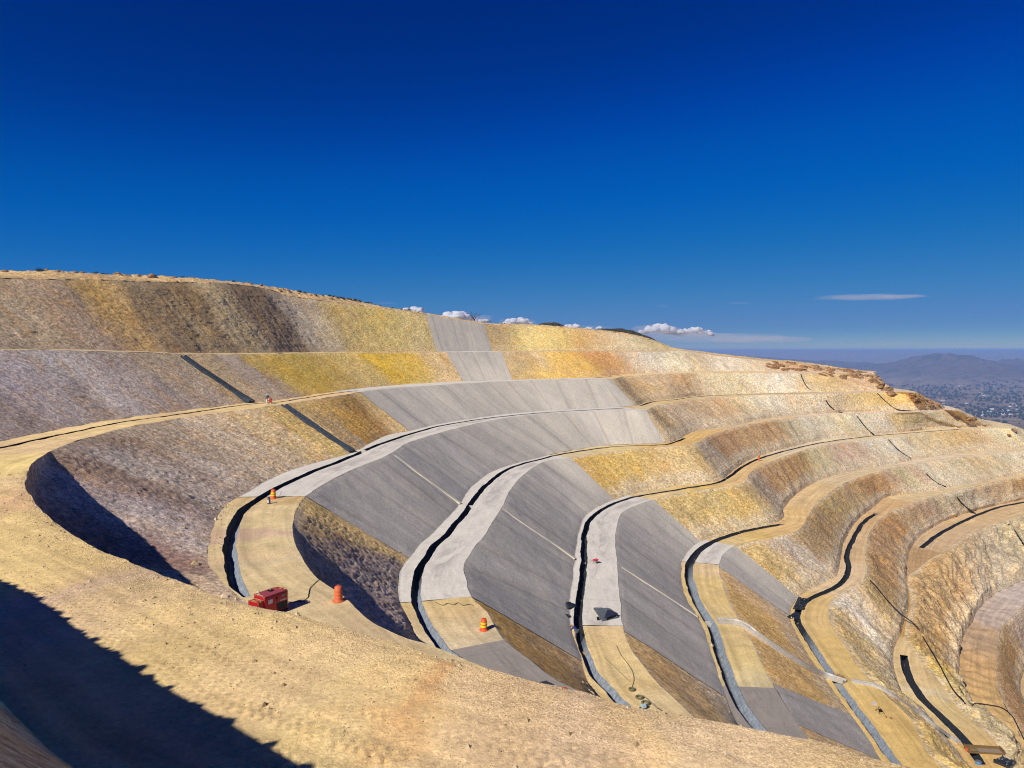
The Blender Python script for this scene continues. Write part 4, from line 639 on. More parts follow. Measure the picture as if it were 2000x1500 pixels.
class MB:
    def __init__(s): s.v = []; s.f = []
    def add(s, V, Fc):
        b = len(s.v); s.v += [tuple(x) for x in V]; s.f += [tuple(i + b for i in q) for q in Fc]; return s
    def box(s, lo, hi, M=None, bev=.0):
        V = [Vector((x, y, z)) for z in (lo[2], hi[2]) for y in (lo[1], hi[1]) for x in (lo[0], hi[0])]
        if M is not None: V = [M @ v for v in V]
        return s.add(V, [(0, 2, 3, 1), (4, 5, 7, 6), (0, 1, 5, 4), (2, 6, 7, 3), (0, 4, 6, 2), (1, 3, 7, 5)])
    def lathe(s, prof, n=20, c=(0, 0, 0), cap=True):
        V = [(c[0] + r * math.cos(a), c[1] + r * math.sin(a), c[2] + z) for r, z in prof for a in [2 * math.pi * i / n for i in range(n)]]
        Fc = [(k * n + i, k * n + (i + 1) % n, (k + 1) * n + (i + 1) % n, (k + 1) * n + i) for k in range(len(prof) - 1) for i in range(n)]
        if cap: Fc += [tuple(range(n))[::-1], tuple((len(prof) - 1) * n + i for i in range(n))]
        return s.add(V, Fc)
    def tube(s, pts, r, n=8, cap=True):
        pts = [Vector(p_) for p_ in pts]; V = []
        up = Vector((0, 0, 1))
        for i, p_ in enumerate(pts):
            t = (pts[min(i + 1, len(pts) - 1)] - pts[max(i - 1, 0)]).normalized(); a = t.cross(up if abs(t.z) < .9 else Vector((1, 0, 0))).normalized(); b = a.cross(t)
            rr = r[i] if isinstance(r, (list, tuple)) else r
            V += [p_ + (a * math.cos(q) + b * math.sin(q)) * rr for q in [2 * math.pi * k / n for k in range(n)]]
        Fc = [(k * n + i, k * n + (i + 1) % n, (k + 1) * n + (i + 1) % n, (k + 1) * n + i) for k in range(len(pts) - 1) for i in range(n)]
        if cap: Fc += [tuple(range(n))[::-1], tuple((len(pts) - 1) * n + i for i in range(n))]
        return s.add(V, Fc)
    def make(s, name, mat, parent=None, smooth=False, bevel=0):
        me = bpy.data.meshes.new(name); me.from_pydata(s.v, [], s.f); me.update(); me.materials.append(mat)
        if smooth: me.polygons.foreach_set('use_smooth', [True] * len(me.polygons))
        o = bpy.data.objects.new(name, me); COL.objects.link(o)
        if parent: o.parent = parent
        if bevel: b = o.modifiers.new('bevel', 'BEVEL'); b.width = bevel; b.segments = 2; b.limit_method = 'ANGLE'
        return o
def on(x, y): return hit(x, y)[0]
def onz(x, y, k):
    q_ = PZ(x, y, Z[k]); return drop(q_[0], q_[1], q_[2] + 2.5)
# ---- generator
g = thing('generator', 'red diesel generator with hoses and dark grille behind the gravel rim', 'generator', (-14.9, 43.6, drop(-14.9, 43.6, -12).z), math.atan2(.84, .54))
def Bx(lo, hi, mat, nm, par=g, bev=.03): return MB().box(lo, hi).make(nm, MT[mat], par, bevel=bev)
Bx((-.85, -.52, .14), (.85, .52, 1.22), 'red', 'body', bev=.04); tp = Bx((-.86, -.53, 1.22), (.86, .53, 1.30), 'dred', 'roof')
ex = MB().lathe([(.16, 0), (.16, .05), (.10, .06)], 14, (.1, .12, 1.3)); ex.box((-.02, -.02, 1.3), (.18, .3, 1.37)); o = ex.make('exhaust_hatch', MT['blk'], g)
Bx((-1.28, -.45, .14), (-.87, .45, 1.05), 'red', 'end_tank'); Bx((-1.285, -.40, .3), (-1.281, .40, .96), 'red', 'end_panel', bev=0)
Bx((-1.2, -.50, .0), (.9, -.38, .13), 'blk', 'skid'); Bx((-1.2, .38, .0), (.9, .50, .13), 'blk', 'skid')
d = Bx((-.80, -.535, .25), (-.02, -.525, 1.14), 'red', 'door'); h_ = MB().box((-.12, -.56, .70), (-.06, -.535, .82)).make('handle', MT['grey'], d)
d = Bx((.02, -.535, .25), (.80, -.525, 1.14), 'red', 'door'); MB().box((.06, -.56, .70), (.12, -.535, .82)).make('handle', MT['grey'], d)
Bx((.04, -.55, .2), (.80, -.537, .66), 'blk', 'grille', bev=0); Bx((-.62, -.55, .78), (-.30, -.537, 1.04), 'wht', 'label_plate', bev=0); Bx((.10, -.55, .9), (-.04, -.538, 1.05), 'blk', 'control_panel', bev=0)
Bx((.38, -.55, .96), (.66, -.538, 1.12), 'grey', 'window', bev=0)
lt_ = MB()
for i in range(5): lt_.box((.27 + i * .1, -.55, .72), (.33 + i * .1, -.537, .82))
lt_.make('lettering', MT['wht'], g)
w_ = MB().tube([(-.84, -.5, 1.1), (-.84, -.3, 1.34), (-.84, .3, 1.34), (-.84, .5, 1.1)], .022); w_.tube([(-.9, -.45, 1.07), (-1.0, .1, 1.12), (-1.2, .3, 1.10), (-1.24, -.1, 1.09), (-.95, -.4, 1.08)], .03); w_.tube([(-1.28, .47, .2), (-1.28, .47, 1.05), (-1.28, -.47, 1.05), (-1.28, -.47, .2)], .02)
w_.make('hose', MT['brs'], g, True)
w_ = MB().tube([(.88, -.5, .1), (.89, -.5, 1.2), (.88, -.3, 1.36), (.86, .3, 1.36), (.88, .5, 1.2)], .022); w_.tube([(.6, .4, 1.33), (.75, .2, 1.38), (.8, -.2, 1.36), (.6, -.1, 1.33)], .03); w_.make('strap', MT['brs'], g, True)
# ---- drums
def drum(loc, label, bands, mat, grp=None):
    t = thing('traffic_drum', label, 'traffic drum', loc, 0, 'orange traffic drums on the benches')
    prof = [(.31, 0), (.31, .06), (.28, .07), (.28, .25), (.29, .27), (.268, .29), (.266, .48), (.276, .5), (.256, .52), (.254, .70), (.264, .72), (.244, .74), (.24, .93), (.20, .98)]
    MB().lathe(prof, 24).make('body', MT[mat], t, True); MB().lathe([(.38, 0), (.38, .05), (.3, .06)], 24).make('base_ring', MT[mat] if not bands else MT['org'], t)
    if bands:
        for z_, r_ in ((.30, .275), (.56, .262)): MB().lathe([(r_ + .004, z_), (r_ - .004, z_ + .17)], 24, cap=False).make('band', MT['yel'], t, True)
    hd = MB(); hd.tube([(-.07, 0, .97), (-.06, 0, 1.06), (.06, 0, 1.06), (.07, 0, .97)], .02); hd.make('handle', MT[mat], t); return t
drum(on(534, 973.5), 'orange drum with two yellow bands at the end of the upper concrete road', True, 'org')
drum(on(661, 1174), 'plain faded orange drum standing to the right of the red generator', False, 'orf')
drum(on(945, 1231), 'orange drum with two yellow bands on the tan bench below', True, 'org')
drum(onz(1102, 1375, 2), 'orange drum almost hidden behind the gravel rim by the black sheet', False, 'org')
# ---- hoses and cords
def cord(name, px, r, mat, label, cat, lift=.03, group=None):
    P_ = [tuple(hit(x, y)[0]) for x, y in px]; C = cr(P_, 6); pts = []
    for q_ in C: pts.append(Vector((q_[0], q_[1], q_[2] + lift + r * .5)))
    o = MB().tube(pts, r, 6).make(name, MT[mat], None, True); return tag(o, label, cat, group)
cord('power_cable', [(556, 1176), (572, 1177), (590, 1175), (600, 1169), (603, 1160), (606, 1149), (614, 1141), (623, 1133)], .022, 'blk', 'thin dark cable running from the red generator to the bench edge', 'cable')
cord('rope', [(850, 1177), (866, 1183), (874, 1179), (886, 1182), (894, 1178), (904, 1183), (918, 1181), (925, 1184)], .03, 'hose', 'dark rope lying across the road where concrete meets tan dirt', 'rope')
cord('hose', [(1204, 1262), (1213, 1280), (1225, 1296), (1235, 1312), (1238, 1330), (1234, 1344)], .03, 'hose', 'thin hose on the tan bench leading down to the three coils', 'hose')
cord('hose', [(1180, 1284), (1225, 1327), (1258, 1360), (1300, 1396)], .018, 'hose', 'long straight thin line on the tan bench past the three coils', 'hose')
for (x, y, R_, lab) in ((1234, 1349, .27, 'smallest and uppermost of the three hose coils on the tan bench'), (1249, 1365, .32, 'middle one of the three hose coils on the tan bench'), (1261, 1376.5, .34, 'lowest hose coil, beside the pale blue pump on the tan bench')):
    c = onz(x, y, 3); t = MB()
    for k in range(3):
        for rr in (R_, R_ - .07): t.tube([(c.x + (rr + .01 * math.sin(5 * a)) * math.cos(a), c.y + rr * math.sin(a), c.z + .04 + .06 * k) for a in [2 * math.pi * i / 28 for i in range(29)]], .035, 6)
    tag(t.make('hose_coil', MT['hose'], None, True), lab, 'hose coil', 'coiled hoses on the tan bench')
c = onz(1257, 1386, 3); t = thing('pump', 'small pale blue pump standing beside the lowest hose coil', 'pump', c, .3)
MB().box((-.2, -.14, .12), (.2, .14, .40)).make('body', MT['pale'], t, bevel=.02); MB().lathe([(.1, .2), (.1, .34)], 12, (.26, 0, 0)).make('motor', MT['blk'], t)
for sx in (-1, 1):
    for sy in (-1, 1): MB().tube([(sx * .17, sy * .11, .14), (sx * .2, sy * .14, 0)], .018, 5).make('leg', MT['blk'], t)
MB().tube([(-.2, 0, .2), (-.5, .05, .1), (-.9, .3, .05)], .03, 6).make('hose', MT['blk'], t, True)
# ---- sheets and small litter
def sheet(px, mat, name, label, cat, th=.05, rough=.06, group=None, lift=.02, lev=None):
    P_ = [hit(x, y)[0] if lev is None else onz(x, y, lev) for x, y in px]; n = 14; A_, B_, C_, D_ = P_; V = []; Fc = []
    nrm = (B_ - A_).cross(D_ - A_).normalized(); nrm = nrm if nrm.z > 0 else -nrm
    for lay in (1, 0):
        for i in range(n + 1):
            for j in range(n + 1):
                u_, v_ = i / n, j / n; q_ = (A_ * (1 - u_) + B_ * u_) * (1 - v_) + (D_ * (1 - u_) + C_ * u_) * v_
                k = float(fbm(np.array([[q_.x, q_.y, q_.z]]), 3, 1.6, 71)[0]); V.append(q_ + nrm * (lift + lay * (th + abs(k) * rough)))
    m_ = (n + 1) ** 2
    for i in range(n):
        for j in range(n):
            a = i * (n + 1) + j; Fc.append((a, a + n + 1, a + n + 2, a + 1)); Fc.append((m_ + a, m_ + a + 1, m_ + a + n + 2, m_ + a + n + 1))
    per = [i * (n + 1) for i in range(n + 1)] + [n * (n + 1) + j for j in range(1, n + 1)] + [i * (n + 1) + n for i in range(n - 1, -1, -1)] + [j for j in range(n - 1, 0, -1)]
    for a, b in zip(per, per[1:] + per[:1]): Fc.append((a, b, m_ + b, m_ + a))
    return tag(MB().add(V, Fc).make(name, MT[mat], None), label, cat, group)
sheet([(1159, 1190), (1193, 1191), (1208, 1207), (1176, 1214)], 'gmg', 'liner_sheet', 'large grey liner sheet lying on the concrete road above its tan end', 'sheet', .08, .25)
sheet([(1186, 1199), (1196, 1200), (1207, 1206), (1180, 1215)], 'gmb', 'liner_sheet', 'dark folded flap of liner on the lower edge of the grey sheet', 'sheet', .05, .1, lift=.4)
sheet([(1156, 1222), (1162, 1219), (1168, 1222), (1163, 1225)], 'gmg', 'cloth', 'small grey cloth on the tan bench just below the concrete end', 'cloth', .03, .1)
sheet([(1054, 1334), (1084, 1325), (1097, 1331), (1077, 1341)], 'gmb', 'liner_sheet', 'black sheet on the dark pavement just above the gravel rim', 'sheet', .03, .05, lev=2)
sheet([(1104, 1179), (1118, 1182), (1126, 1190), (1107, 1189)], 'gmb', 'liner_sheet', 'black tarpaulin bundle on the strip left of the deep channel', 'tarpaulin', .25, .3)
sheet([(1104, 1201), (1110, 1200), (1115, 1205), (1109, 1206)], 'gmb', 'cloth', 'small dark rag between the black bundle and the worker in blue', 'rag', .05, .15)
sheet([(1558, 1169), (1582, 1173), (1568, 1192), (1548, 1190)], 'gmb', 'liner_heap', 'crumpled black liner heaped over the channel below the small grey panel', 'liner heap', .15, .9)
sheet([(1537, 1205), (1553, 1196), (1563, 1200), (1557, 1216)], 'gmb', 'liner_heap', 'black liner flap spreading left from the crumpled heap', 'liner heap', .1, .5)
sheet([(1592, 1308), (1600, 1309), (1622, 1324), (1612, 1325)], 'gmb', 'liner_sheet', 'black sheet on the slope just above the long grey chute', 'sheet', .1, .3)
sheet([(1940, 1489), (1958, 1482), (1985, 1492), (1975, 1504)], 'gmb', 'tarpaulin', 'dark crumpled tarpaulin at the bottom right corner beside the trough', 'tarpaulin', .2, .8, lev=6)
sheet([(1913, 1318 + 6), (1535, 1330), (1537, 1331), (1533, 1331)], 'gmg', 'x', None, None) if False else None
c = on(1168, 1211); tag(MB().lathe([(.13, 0), (.17, .32), (.18, .33)], 14, tuple(c)).make('bucket', MT['blk'], None, True), 'small black bucket beside the grey liner sheet', 'bucket')
c = on(525, 984); t = thing('sack', 'dark blue and white sack standing left of the banded drum', 'sack', c)
MB().lathe([(.16, 0), (.19, .2), (.17, .5), (.12, .62), (.06, .68)], 12).make('body', MT['gcl'], t, True); MB().lathe([(.13, .55), (.14, .64), (.05, .74)], 12).make('top_flap', MT['bcl'], t, True); MB().box((-.12, -.19, .12), (.06, -.165, .46)).make('label_plate', MT['wht'], t)
c = on(546, 968.5); MBo = MB().tube([tuple(c), (c.x + .22, c.y + .05, c.z + .5)], .018, 6); tag(MBo.make('stake', MT['blk'], None), 'thin leaning stake at the end of the concrete road by the drum', 'stake')
# wheelbarrow
c = on(1163, 1101); t = thing('wheelbarrow', 'red wheelbarrow on the pale concrete road beside the deep channel', 'wheelbarrow', c, .5)
b_ = MB(); b_.add([(-.35, -.28, .62), (.35, -.30, .66), (.35, .30, .66), (-.35, .28, .62), (-.18, -.16, .36), (.2, -.16, .36), (.2, .16, .36), (-.18, .16, .36)], [(0, 1, 5, 4), (1, 2, 6, 5), (2, 3, 7, 6), (3, 0, 4, 7), (4, 5, 6, 7), (0, 3, 2, 1)]); b_.make('tray', PM('red tray', (226, 70, 84), .5), t)
wh = MB(); wh.tube([(.42 + .15 * math.cos(a), 0, .17 + .15 * math.sin(a)) for a in [2 * math.pi * i / 14 for i in range(15)]], .035, 6); wh.make('wheel', MT['blk'], t, True)
for sy in (-1, 1): MB().tube([(.42, sy * .05, .17), (.1, sy * .16, .32), (-.8, sy * .27, .60)], .02, 6).make('handle', MT['blk'], t); MB().tube([(-.2, sy * .18, .38), (-.28, sy * .2, 0)], .02, 6).make('leg', MT['blk'], t)
# ---- check walls in the channels
def wall_piece(x, y, lx, ly, h_, rz, mat, name, label, cat):
    c = on(x, y); M = Matrix.Translation(c) @ Matrix.Rotation(rz, 4, 'Z'); return tag(MB().box((-lx / 2, -ly / 2, -1.1), (lx / 2, ly / 2, h_), M).make(name, MT[mat], None, bevel=.02), label, cat)
wall_piece(917, 993, 1.7, .35, .45, -.35, 'conc', 'check_wall', 'concrete check wall across the deep channel between the grey panels', 'check wall')
wall_piece(706, 885, 1.6, .4, .5, -.2, 'conc', 'check_wall', 'small concrete block where the blue-grey lined ditch meets the road channel', 'check wall')
wall_piece(1142, 1102, 1.8, .4, .2, 0, 'conc', 'check_wall', 'concrete footbridge over the channel beside the red wheelbarrow', 'check wall')
wall_piece(1137, 1280, 1.5, .5, .3, 0, 'wood', 'gate_board', 'wooden board blocking the channel below the worker in blue', 'board')
wall_piece(1387, 1217, 2.2, 1.2, .1, .2, 'conc', 'slab_bridge', 'concrete slab over the channel where the long grey chute begins', 'slab')
# ---- lined ditches and pale ribbons running down the faces
def ribbon(px, w, mat, name, label, cat, lift=.25, prof='flat', n=14, group=None):
    P_ = cr([tuple(hit(x, y)[0]) for x, y in px], n); N_ = []
    nn = [hit(x, y)[1] for x, y in px]; base = Vector((0, 0, 0))
    for v_ in nn: base += v_
    base.normalize(); L = len(P_)
    k = 5
    if L > 12:
        Pp = np.pad(P_, ((k, k), (0, 0)), mode='edge'); P_ = np.array([Pp[i:i + 2 * k + 1].mean(0) for i in range(L)])
    V = []; Fc = []; cs = {'flat': [(-.5, -.5), (-.5, .0), (-.42, .06), (0, .02), (.42, .06), (.5, 0), (.5, -.5)], 'u': [(-.5, -.4), (-.5, .25), (-.42, .25), (-.34, .02), (0, -.06), (.34, .02), (.42, .25), (.5, .25), (.5, -.4)], 'v': [(-.6, -.45), (-.5, .14), (-.36, .12), (0, -.18), (.36, .12), (.5, .14), (.6, -.45)]}[prof]
    for i in range(L):
        a = Vector(P_[min(i + 1, L - 1)]) - Vector(P_[max(i - 1, 0)]); a.normalize(); sd = a.cross(base).normalized(); up = sd.cross(a).normalized()
        if up.z < 0: up = -up
        j = float(fbm(P_[i:i + 1], 3, .8, 77)[0]) * .08
        for (cx_, cz_) in cs: V.append(Vector(P_[i]) + sd * (cx_ * w + j) + up * (cz_ * (w if prof != 'flat' else 1) + lift))
    m_ = len(cs)
    for i in range(L - 1):
        for k2 in range(m_ - 1): a = i * m_ + k2; Fc.append((a, a + 1, a + m_ + 1, a + m_))
    Fc += [tuple(range(m_))[::-1], tuple((L - 1) * m_ + q for q in range(m_))]
    o = MB().add(V, Fc).make(name, MT[mat], None); return tag(o, label, cat, group)
ribbon([(353, 694), (392, 722), (432, 748), (466, 771), (494, 787)], 1.25, 'line', 'lined_ditch', 'blue-grey lined ditch running down the brown face to the two workers', 'lined ditch', .22, 'v')
ribbon([(551, 791), (580, 811), (622, 840), (660, 866), (690, 884)], 1.25, 'line', 'lined_ditch', 'blue-grey lined ditch on the face below the two workers', 'lined ditch', .22, 'v')
ribbon([(769, 887), (800, 911), (840, 941), (880, 970), (902, 985)], .75, 'rib', 'concrete_strip', 'pale concrete strip down the grey panel ending at the check wall', 'concrete strip', .05)
ribbon([(980, 992), (1010, 1014), (1050, 1041), (1090, 1068), (1127, 1094)], .75, 'rib', 'concrete_strip', 'pale concrete strip down the grey panel ending at the wheelbarrow channel', 'concrete strip', .05)
ribbon([(1211, 1106), (1250, 1131), (1290, 1157), (1330, 1183), (1366, 1207)], .6, 'rib', 'concrete_strip', 'faint pale strip down the third big grey panel', 'concrete strip', .05)
G_ = 'thin black drain lines down the right hand faces'
for px, lab in (([(1563, 729), (1569, 744), (1575, 755), (1584, 763)], 'highest thin black drain line, on the pale face left of the rusty knob'), ([(1608, 768), (1613, 782), (1620, 793), (1630, 801)], 'thin black drain line on the second pale face, ending above the flat run'),
    ([(1637, 804.5), (1650, 807), (1669, 807.5)], 'short flat black drain line lying along the narrow ledge'), ([(1671, 810), (1684, 827), (1698, 843), (1709, 850)], 'thin black drain line reaching the long black channel'), ([(1711, 766), (1726, 781), (1742, 795), (1754, 801), (1784, 803)], 'rightmost thin black drain line, below the rusty knob'),
    ([(1733, 857), (1748, 873), (1763, 886), (1782, 898)], 'thick black drain line just below the long black channel'), ([(1808, 924), (1818, 935), (1832, 945), (1850, 952)], 'thin black drain line curving to the ledge above the curved channel'), ([(1861, 957), (1868, 970), (1880, 985), (1892, 995), (1908, 1005)], 'thin black drain line meeting the curved black channel at far right'), ([(1969, 1023), (1980, 1035), (1990, 1050), (2004, 1070)], 'thin black drain line at the right edge below the curved channel')):
    ribbon(px, .34, 'blk', 'drain_line', lab, 'drain line', .14, 'flat', 10, G_)
cord('drain_pipe', [(1699, 1136), (1712, 1150), (1730, 1172), (1755, 1199), (1786, 1223), (1808, 1257), (1832, 1297), (1848, 1328), (1864, 1355), (1882, 1374)], .11, 'blk', 'long dark pipe running down beside the rough brown face', 'pipe', .3)
cord('drain_pipe', [(1884, 1375.5), (1900, 1377), (1915, 1376), (1935, 1379), (1954, 1383), (1966, 1390), (1978, 1402), (1990, 1425), (2002, 1450)], .09, 'blk', 'dark pipe snaking across the valley floor at lower right', 'pipe', .1)
ribbon([(1400, 1216), (1418, 1217), (1436, 1219), (1452, 1224), (1470, 1238), (1500, 1259), (1540, 1285), (1576, 1306), (1610, 1322), (1654, 1337)], .95, 'chute', 'chute', 'long grey half-pipe chute crossing the slope down to the board stack', 'chute', .35, 'u')
ribbon([(1660, 1331), (1690, 1336), (1706, 1339), (1722, 1347), (1750, 1363), (1790, 1390), (1825, 1417), (1855, 1440), (1874, 1452)], .7, 'chute', 'chute', 'lower lined chute running from the board stack to the trough', 'chute', .2, 'v')
# ---- boards by the chute
c = on(1636, 1322); t = thing('board_stack', 'stack of weathered boards beside the chute and the dark channel', 'boards', c, .5)
for k in range(5): MB().box((-.75, -.55 + k * .23, .0 + .05 * (k % 2)), (.75, -.38 + k * .23, .10 + .05 * (k % 2))).make('board', MT['wood'], t)
wall_piece(1640, 1341, 1.6, .5, .35, .1, 'chute', 'splash_box', 'grey splash box under the lower end of the long chute', 'splash box')
c = onz(1720, 1391, 5); t = thing('frame', 'small dark A-shaped frame lying on the tan bench', 'frame', c, 0)
for a, b in (((-.35, -.35, 0), (.35, -.35, 0)), ((-.35, -.35, 0), (-.05, .5, .5)), ((.35, -.35, 0), (.05, .5, .5)), ((-.5, .3, .1), (-.1, .6, .3))): MB().tube([a, b], .03, 6).make('bar', MT['blk'], t)
MB().box((-.12, -.02, .1), (.18, .2, .35)).make('motor', MT['blk'], t)
c = on(1705, 1375); t_ = MB(); 
sheet([(1702, 1374), (1708, 1372), (1712, 1377), (1703, 1377)], 'wht', 'paper_sack', 'small white sack lying left of the dark frame', 'sack', .06, .15)
for i, (x, y) in enumerate(((1730, 1401), (1740, 1404))):
    c = on(x, y); tag(MB().lathe([(.12, 0), (.16, .12), (.1, .2)], 8, tuple(c)).make('stone', MT['rockb'], None), ('dark stone nearer the frame on the tan bench', 'dark stone farther right of the frame on the tan bench')[i], 'stone')
# ---- trough, barrel at the lower right
c = onz(1922, 1468, 6); t = thing('mixing_trough', 'wooden mixing trough with wet grey floor at lower right', 'trough', c, -.12)
MB().box((-2.1, -.55, .05), (2.1, .55, .12)).make('floor', PM('wet cement', (150, 132, 112), .7), t)
for nm, lo, hi in (('side_board', (-2.15, .55, 0), (2.15, .62, .5)), ('side_board', (-2.15, -.62, 0), (2.15, -.55, .22)), ('end_board', (2.1, -.62, 0), (2.2, .62, .6)), ('end_board', (-2.2, -.62, 0), (-2.1, .62, .6))): MB().box(lo, hi).make(nm, PM('brown board', (120, 96, 60), .8), t)
MB().box((-2.1, -.5, .12), (-.9, .5, .45)).make('sand_heap', PM('damp sand', (128, 104, 66), .95, bump=.05), t, bevel=.15); MB().box((-2.35, -.5, .2), (-2.2, -.1, .5)).make('lamp', PM('orange lens', (224, 84, 44), .3), t)
c = onz(1911, 1492, 6); t = thing('barrel', 'blue open barrel just below the wooden trough', 'barrel', c)
MB().lathe([(.32, 0), (.36, .1), (.36, .85), (.34, .9)], 20).make('body', MT['blu'], t, True); MB().lathe([(.35, .88), (.37, .90), (.35, .93)], 20).make('rim', MT['grey'], t)
# ---- people
def skin(name, pts, edges, rad, mat, parent, sub=1):
    me = bpy.data.meshes.new(name); me.from_pydata(pts, edges, []); o = bpy.data.objects.new(name, me); COL.objects.link(o)
    md = o.modifiers.new('s', 'SKIN'); md.use_smooth_shade = True
    for v_, r_ in zip(me.skin_vertices[0].data, rad): v_.radius = (r_, r_) if not isinstance(r_, tuple) else r_
    me.skin_vertices[0].data[0].use_root = True
    sb = o.modifiers.new('u', 'SUBSURF'); sb.levels = sub; sb.render_levels = sub
    dg = bpy.context.evaluated_depsgraph_get(); m2 = bpy.data.meshes.new_from_object(o.evaluated_get(dg)); bpy.data.objects.remove(o)
    m2.materials.clear(); m2.materials.append(mat); m2.polygons.foreach_set('use_smooth', [True] * len(m2.polygons)); o = bpy.data.objects.new(name, m2); COL.objects.link(o); o.parent = parent; return o
def person(loc, rz, label, J, top, leg, helm, group=None):
    """J: joint positions in a frame facing +x; pelvis, chest, neck, head and both arms and legs"""
    t = thing('person', label, 'person', loc, rz, group); V = Vector
    j = {k: V(v_) for k, v_ in J.items()}
    pts = [j['pel'], j['bel'], j['che'], j['nek'], j['hed'], j['crn']]; ed = [(0, 1), (1, 2), (2, 3), (3, 4), (4, 5)]; rd = [(.15, .12), (.13, .11), (.165, .12), .06, (.082, .1), (.07, .085)]
    for s_ in 'LR':
        b = len(pts); pts += [j['sh' + s_], j['el' + s_], j['wr' + s_]]; ed += [(2, b), (b, b + 1), (b + 1, b + 2)]; rd += [.065, .048, .033]
        b = len(pts); pts += [j['hi' + s_], j['kn' + s_], j['an' + s_], j['to' + s_]]; ed += [(0, b), (b, b + 1), (b + 1, b + 2), (b + 2, b + 3)]; rd += [.09, .065, .045, .04]
    bd = skin('body', pts, ed, rd, MT['skin'], t, 1)
    for s_ in 'LR':                                  # palm, four fingers and a thumb
        w_ = j['wr' + s_]; d_ = (w_ - j['el' + s_]).normalized(); sd = d_.cross(V((0, 0, 1)));
        if sd.length < .1: sd = V((0, 1, 0))
        sd.normalize(); hp = [w_, w_ + d_ * .09]; he = [(0, 1)]; hr = [(.03, .02), (.042, .018)]
        for q_, ln in zip((-.03, -.01, .01, .03), (.07, .085, .08, .062)):
            b = len(hp); hp += [w_ + d_ * .09 + sd * q_, w_ + d_ * (.09 + ln * .6) + sd * q_ * 1.1, w_ + d_ * (.09 + ln) + sd * q_ * 1.1 + V((0, 0, -.02))]; he += [(1, b), (b, b + 1), (b + 1, b + 2)]; hr += [.010, .009, .008]
        b = len(hp); hp += [w_ + d_ * .03 + sd * .045, w_ + d_ * .075 + sd * .07]; he += [(0, b), (b, b + 1)]; hr += [.012, .009]
        hn = skin('hand', hp, he, hr, MT['skin'], bd, 1)
    skin('jacket', [j['bel'], j['che'], j['shL'], j['elL'], j['wrL'].lerp(j['elL'], .15), j['shR'], j['elR'], j['wrR'].lerp(j['elR'], .15), j['pel']], [(0, 1), (1, 2), (2, 3), (3, 4), (1, 5), (5, 6), (6, 7), (0, 8)], [(.16, .14), (.19, .145), .085, .065, .05, .085, .065, .05, (.17, .14)], MT[top], t)
    skin('trousers', [j['pel'], j['hiL'], j['knL'], j['anL'], j['hiR'], j['knR'], j['anR']], [(0, 1), (1, 2), (2, 3), (0, 4), (4, 5), (5, 6)], [(.17, .14), .11, .085, .07, .11, .085, .07], MT[leg], t)
    for s_ in 'LR': skin('boot', [j['an' + s_], j['to' + s_]], [(0, 1)], [.06, .05], MT['blk'], t)
    h_ = MB().lathe([(.145, 0), (.135, .01), (.12, .04), (.10, .09), (.05, .125), (.01, .13)], 16); h_.box((.08, -.09, -.005), (.2, .09, .012)); o = h_.make('helmet', MT[helm], t, True); up = (j['crn'] - j['hed']).normalized(); o.location = j['hed'] + up * .05; o.rotation_mode = 'QUATERNION'; o.rotation_quaternion = up.to_track_quat('Z', 'Y')
    f_ = MB(); c = j['hed']; fx = V((1, 0, 0)); 
    for sy in (-1, 1): f_.lathe([(.012, -.008), (.014, 0), (.012, .008)], 8, tuple(c + V((.088, sy * .032, .005))))
    f_.box(tuple(c + V((.085, -.012, -.035))), tuple(c + V((.115, .012, .0)))); f_.box(tuple(c + V((.08, -.03, -.062))), tuple(c + V((.095, .03, -.052)))); f_.make('face', PM('dark features', (96, 60, 46), .7), t); return t
STAND = dict(pel=(0, 0, .92), bel=(0, 0, 1.08), che=(0, 0, 1.32), nek=(0, 0, 1.48), hed=(.01, 0, 1.60), crn=(.01, 0, 1.68), shL=(0, .19, 1.40), elL=(-.02, .27, 1.14), wrL=(.1, .24, .92), shR=(0, -.19, 1.40), elR=(.02, -.27, 1.14), wrR=(.16, -.2, .96), hiL=(0, .1, .88), knL=(.02, .11, .48), anL=(-.02, .12, .08), toL=(.15, .13, .04), hiR=(0, -.1, .88), knR=(.03, -.11, .48), anR=(0, -.12, .08), toR=(.17, -.13, .04))
CROUCH = dict(pel=(-.18, 0, .42), bel=(-.08, 0, .56), che=(.10, 0, .76), nek=(.22, 0, .90), hed=(.30, 0, .98), crn=(.34, 0, 1.06), shL=(.12, .19, .80), elL=(.28, .24, .55), wrL=(.42, .12, .36), shR=(.12, -.19, .80), elR=(.30, -.24, .56), wrR=(.44, -.1, .38), hiL=(-.15, .1, .42), knL=(.22, .18, .46), anL=(.02, .16, .08), toL=(.18, .18, .04), hiR=(-.15, -.1, .42), knR=(.22, -.18, .44), anR=(.0, -.16, .08), toR=(.16, -.18, .04))
BEND = dict(STAND); BEND.update(pel=(-.1, 0, .90), bel=(.02, 0, 1.03), che=(.25, 0, 1.18), nek=(.42, 0, 1.26), hed=(.55, 0, 1.28), crn=(.63, 0, 1.31), shL=(.30, .19, 1.20), elL=(.42, .22, .95), wrL=(.62, .12, .84), shR=(.30, -.19, 1.20), elR=(.44, -.22, .96), wrR=(.64, -.1, .86), hiL=(-.1, .1, .87), hiR=(-.1, -.1, .87))
person(on(522.5, 790), -.9, 'person in white coveralls and grey vest standing by the ditch', STAND, 'vest', 'wcl', 'hwh')
person(on(528.5, 788.5), 1.9, 'person in orange-red coveralls crouching beside the one in white', CROUCH, 'ocl', 'ocl', 'hel')
person(on(1482, 900.5), -1.3, 'person in orange work clothes standing on the far channel bend', STAND, 'ocl2', 'ocl2', 'hwh')
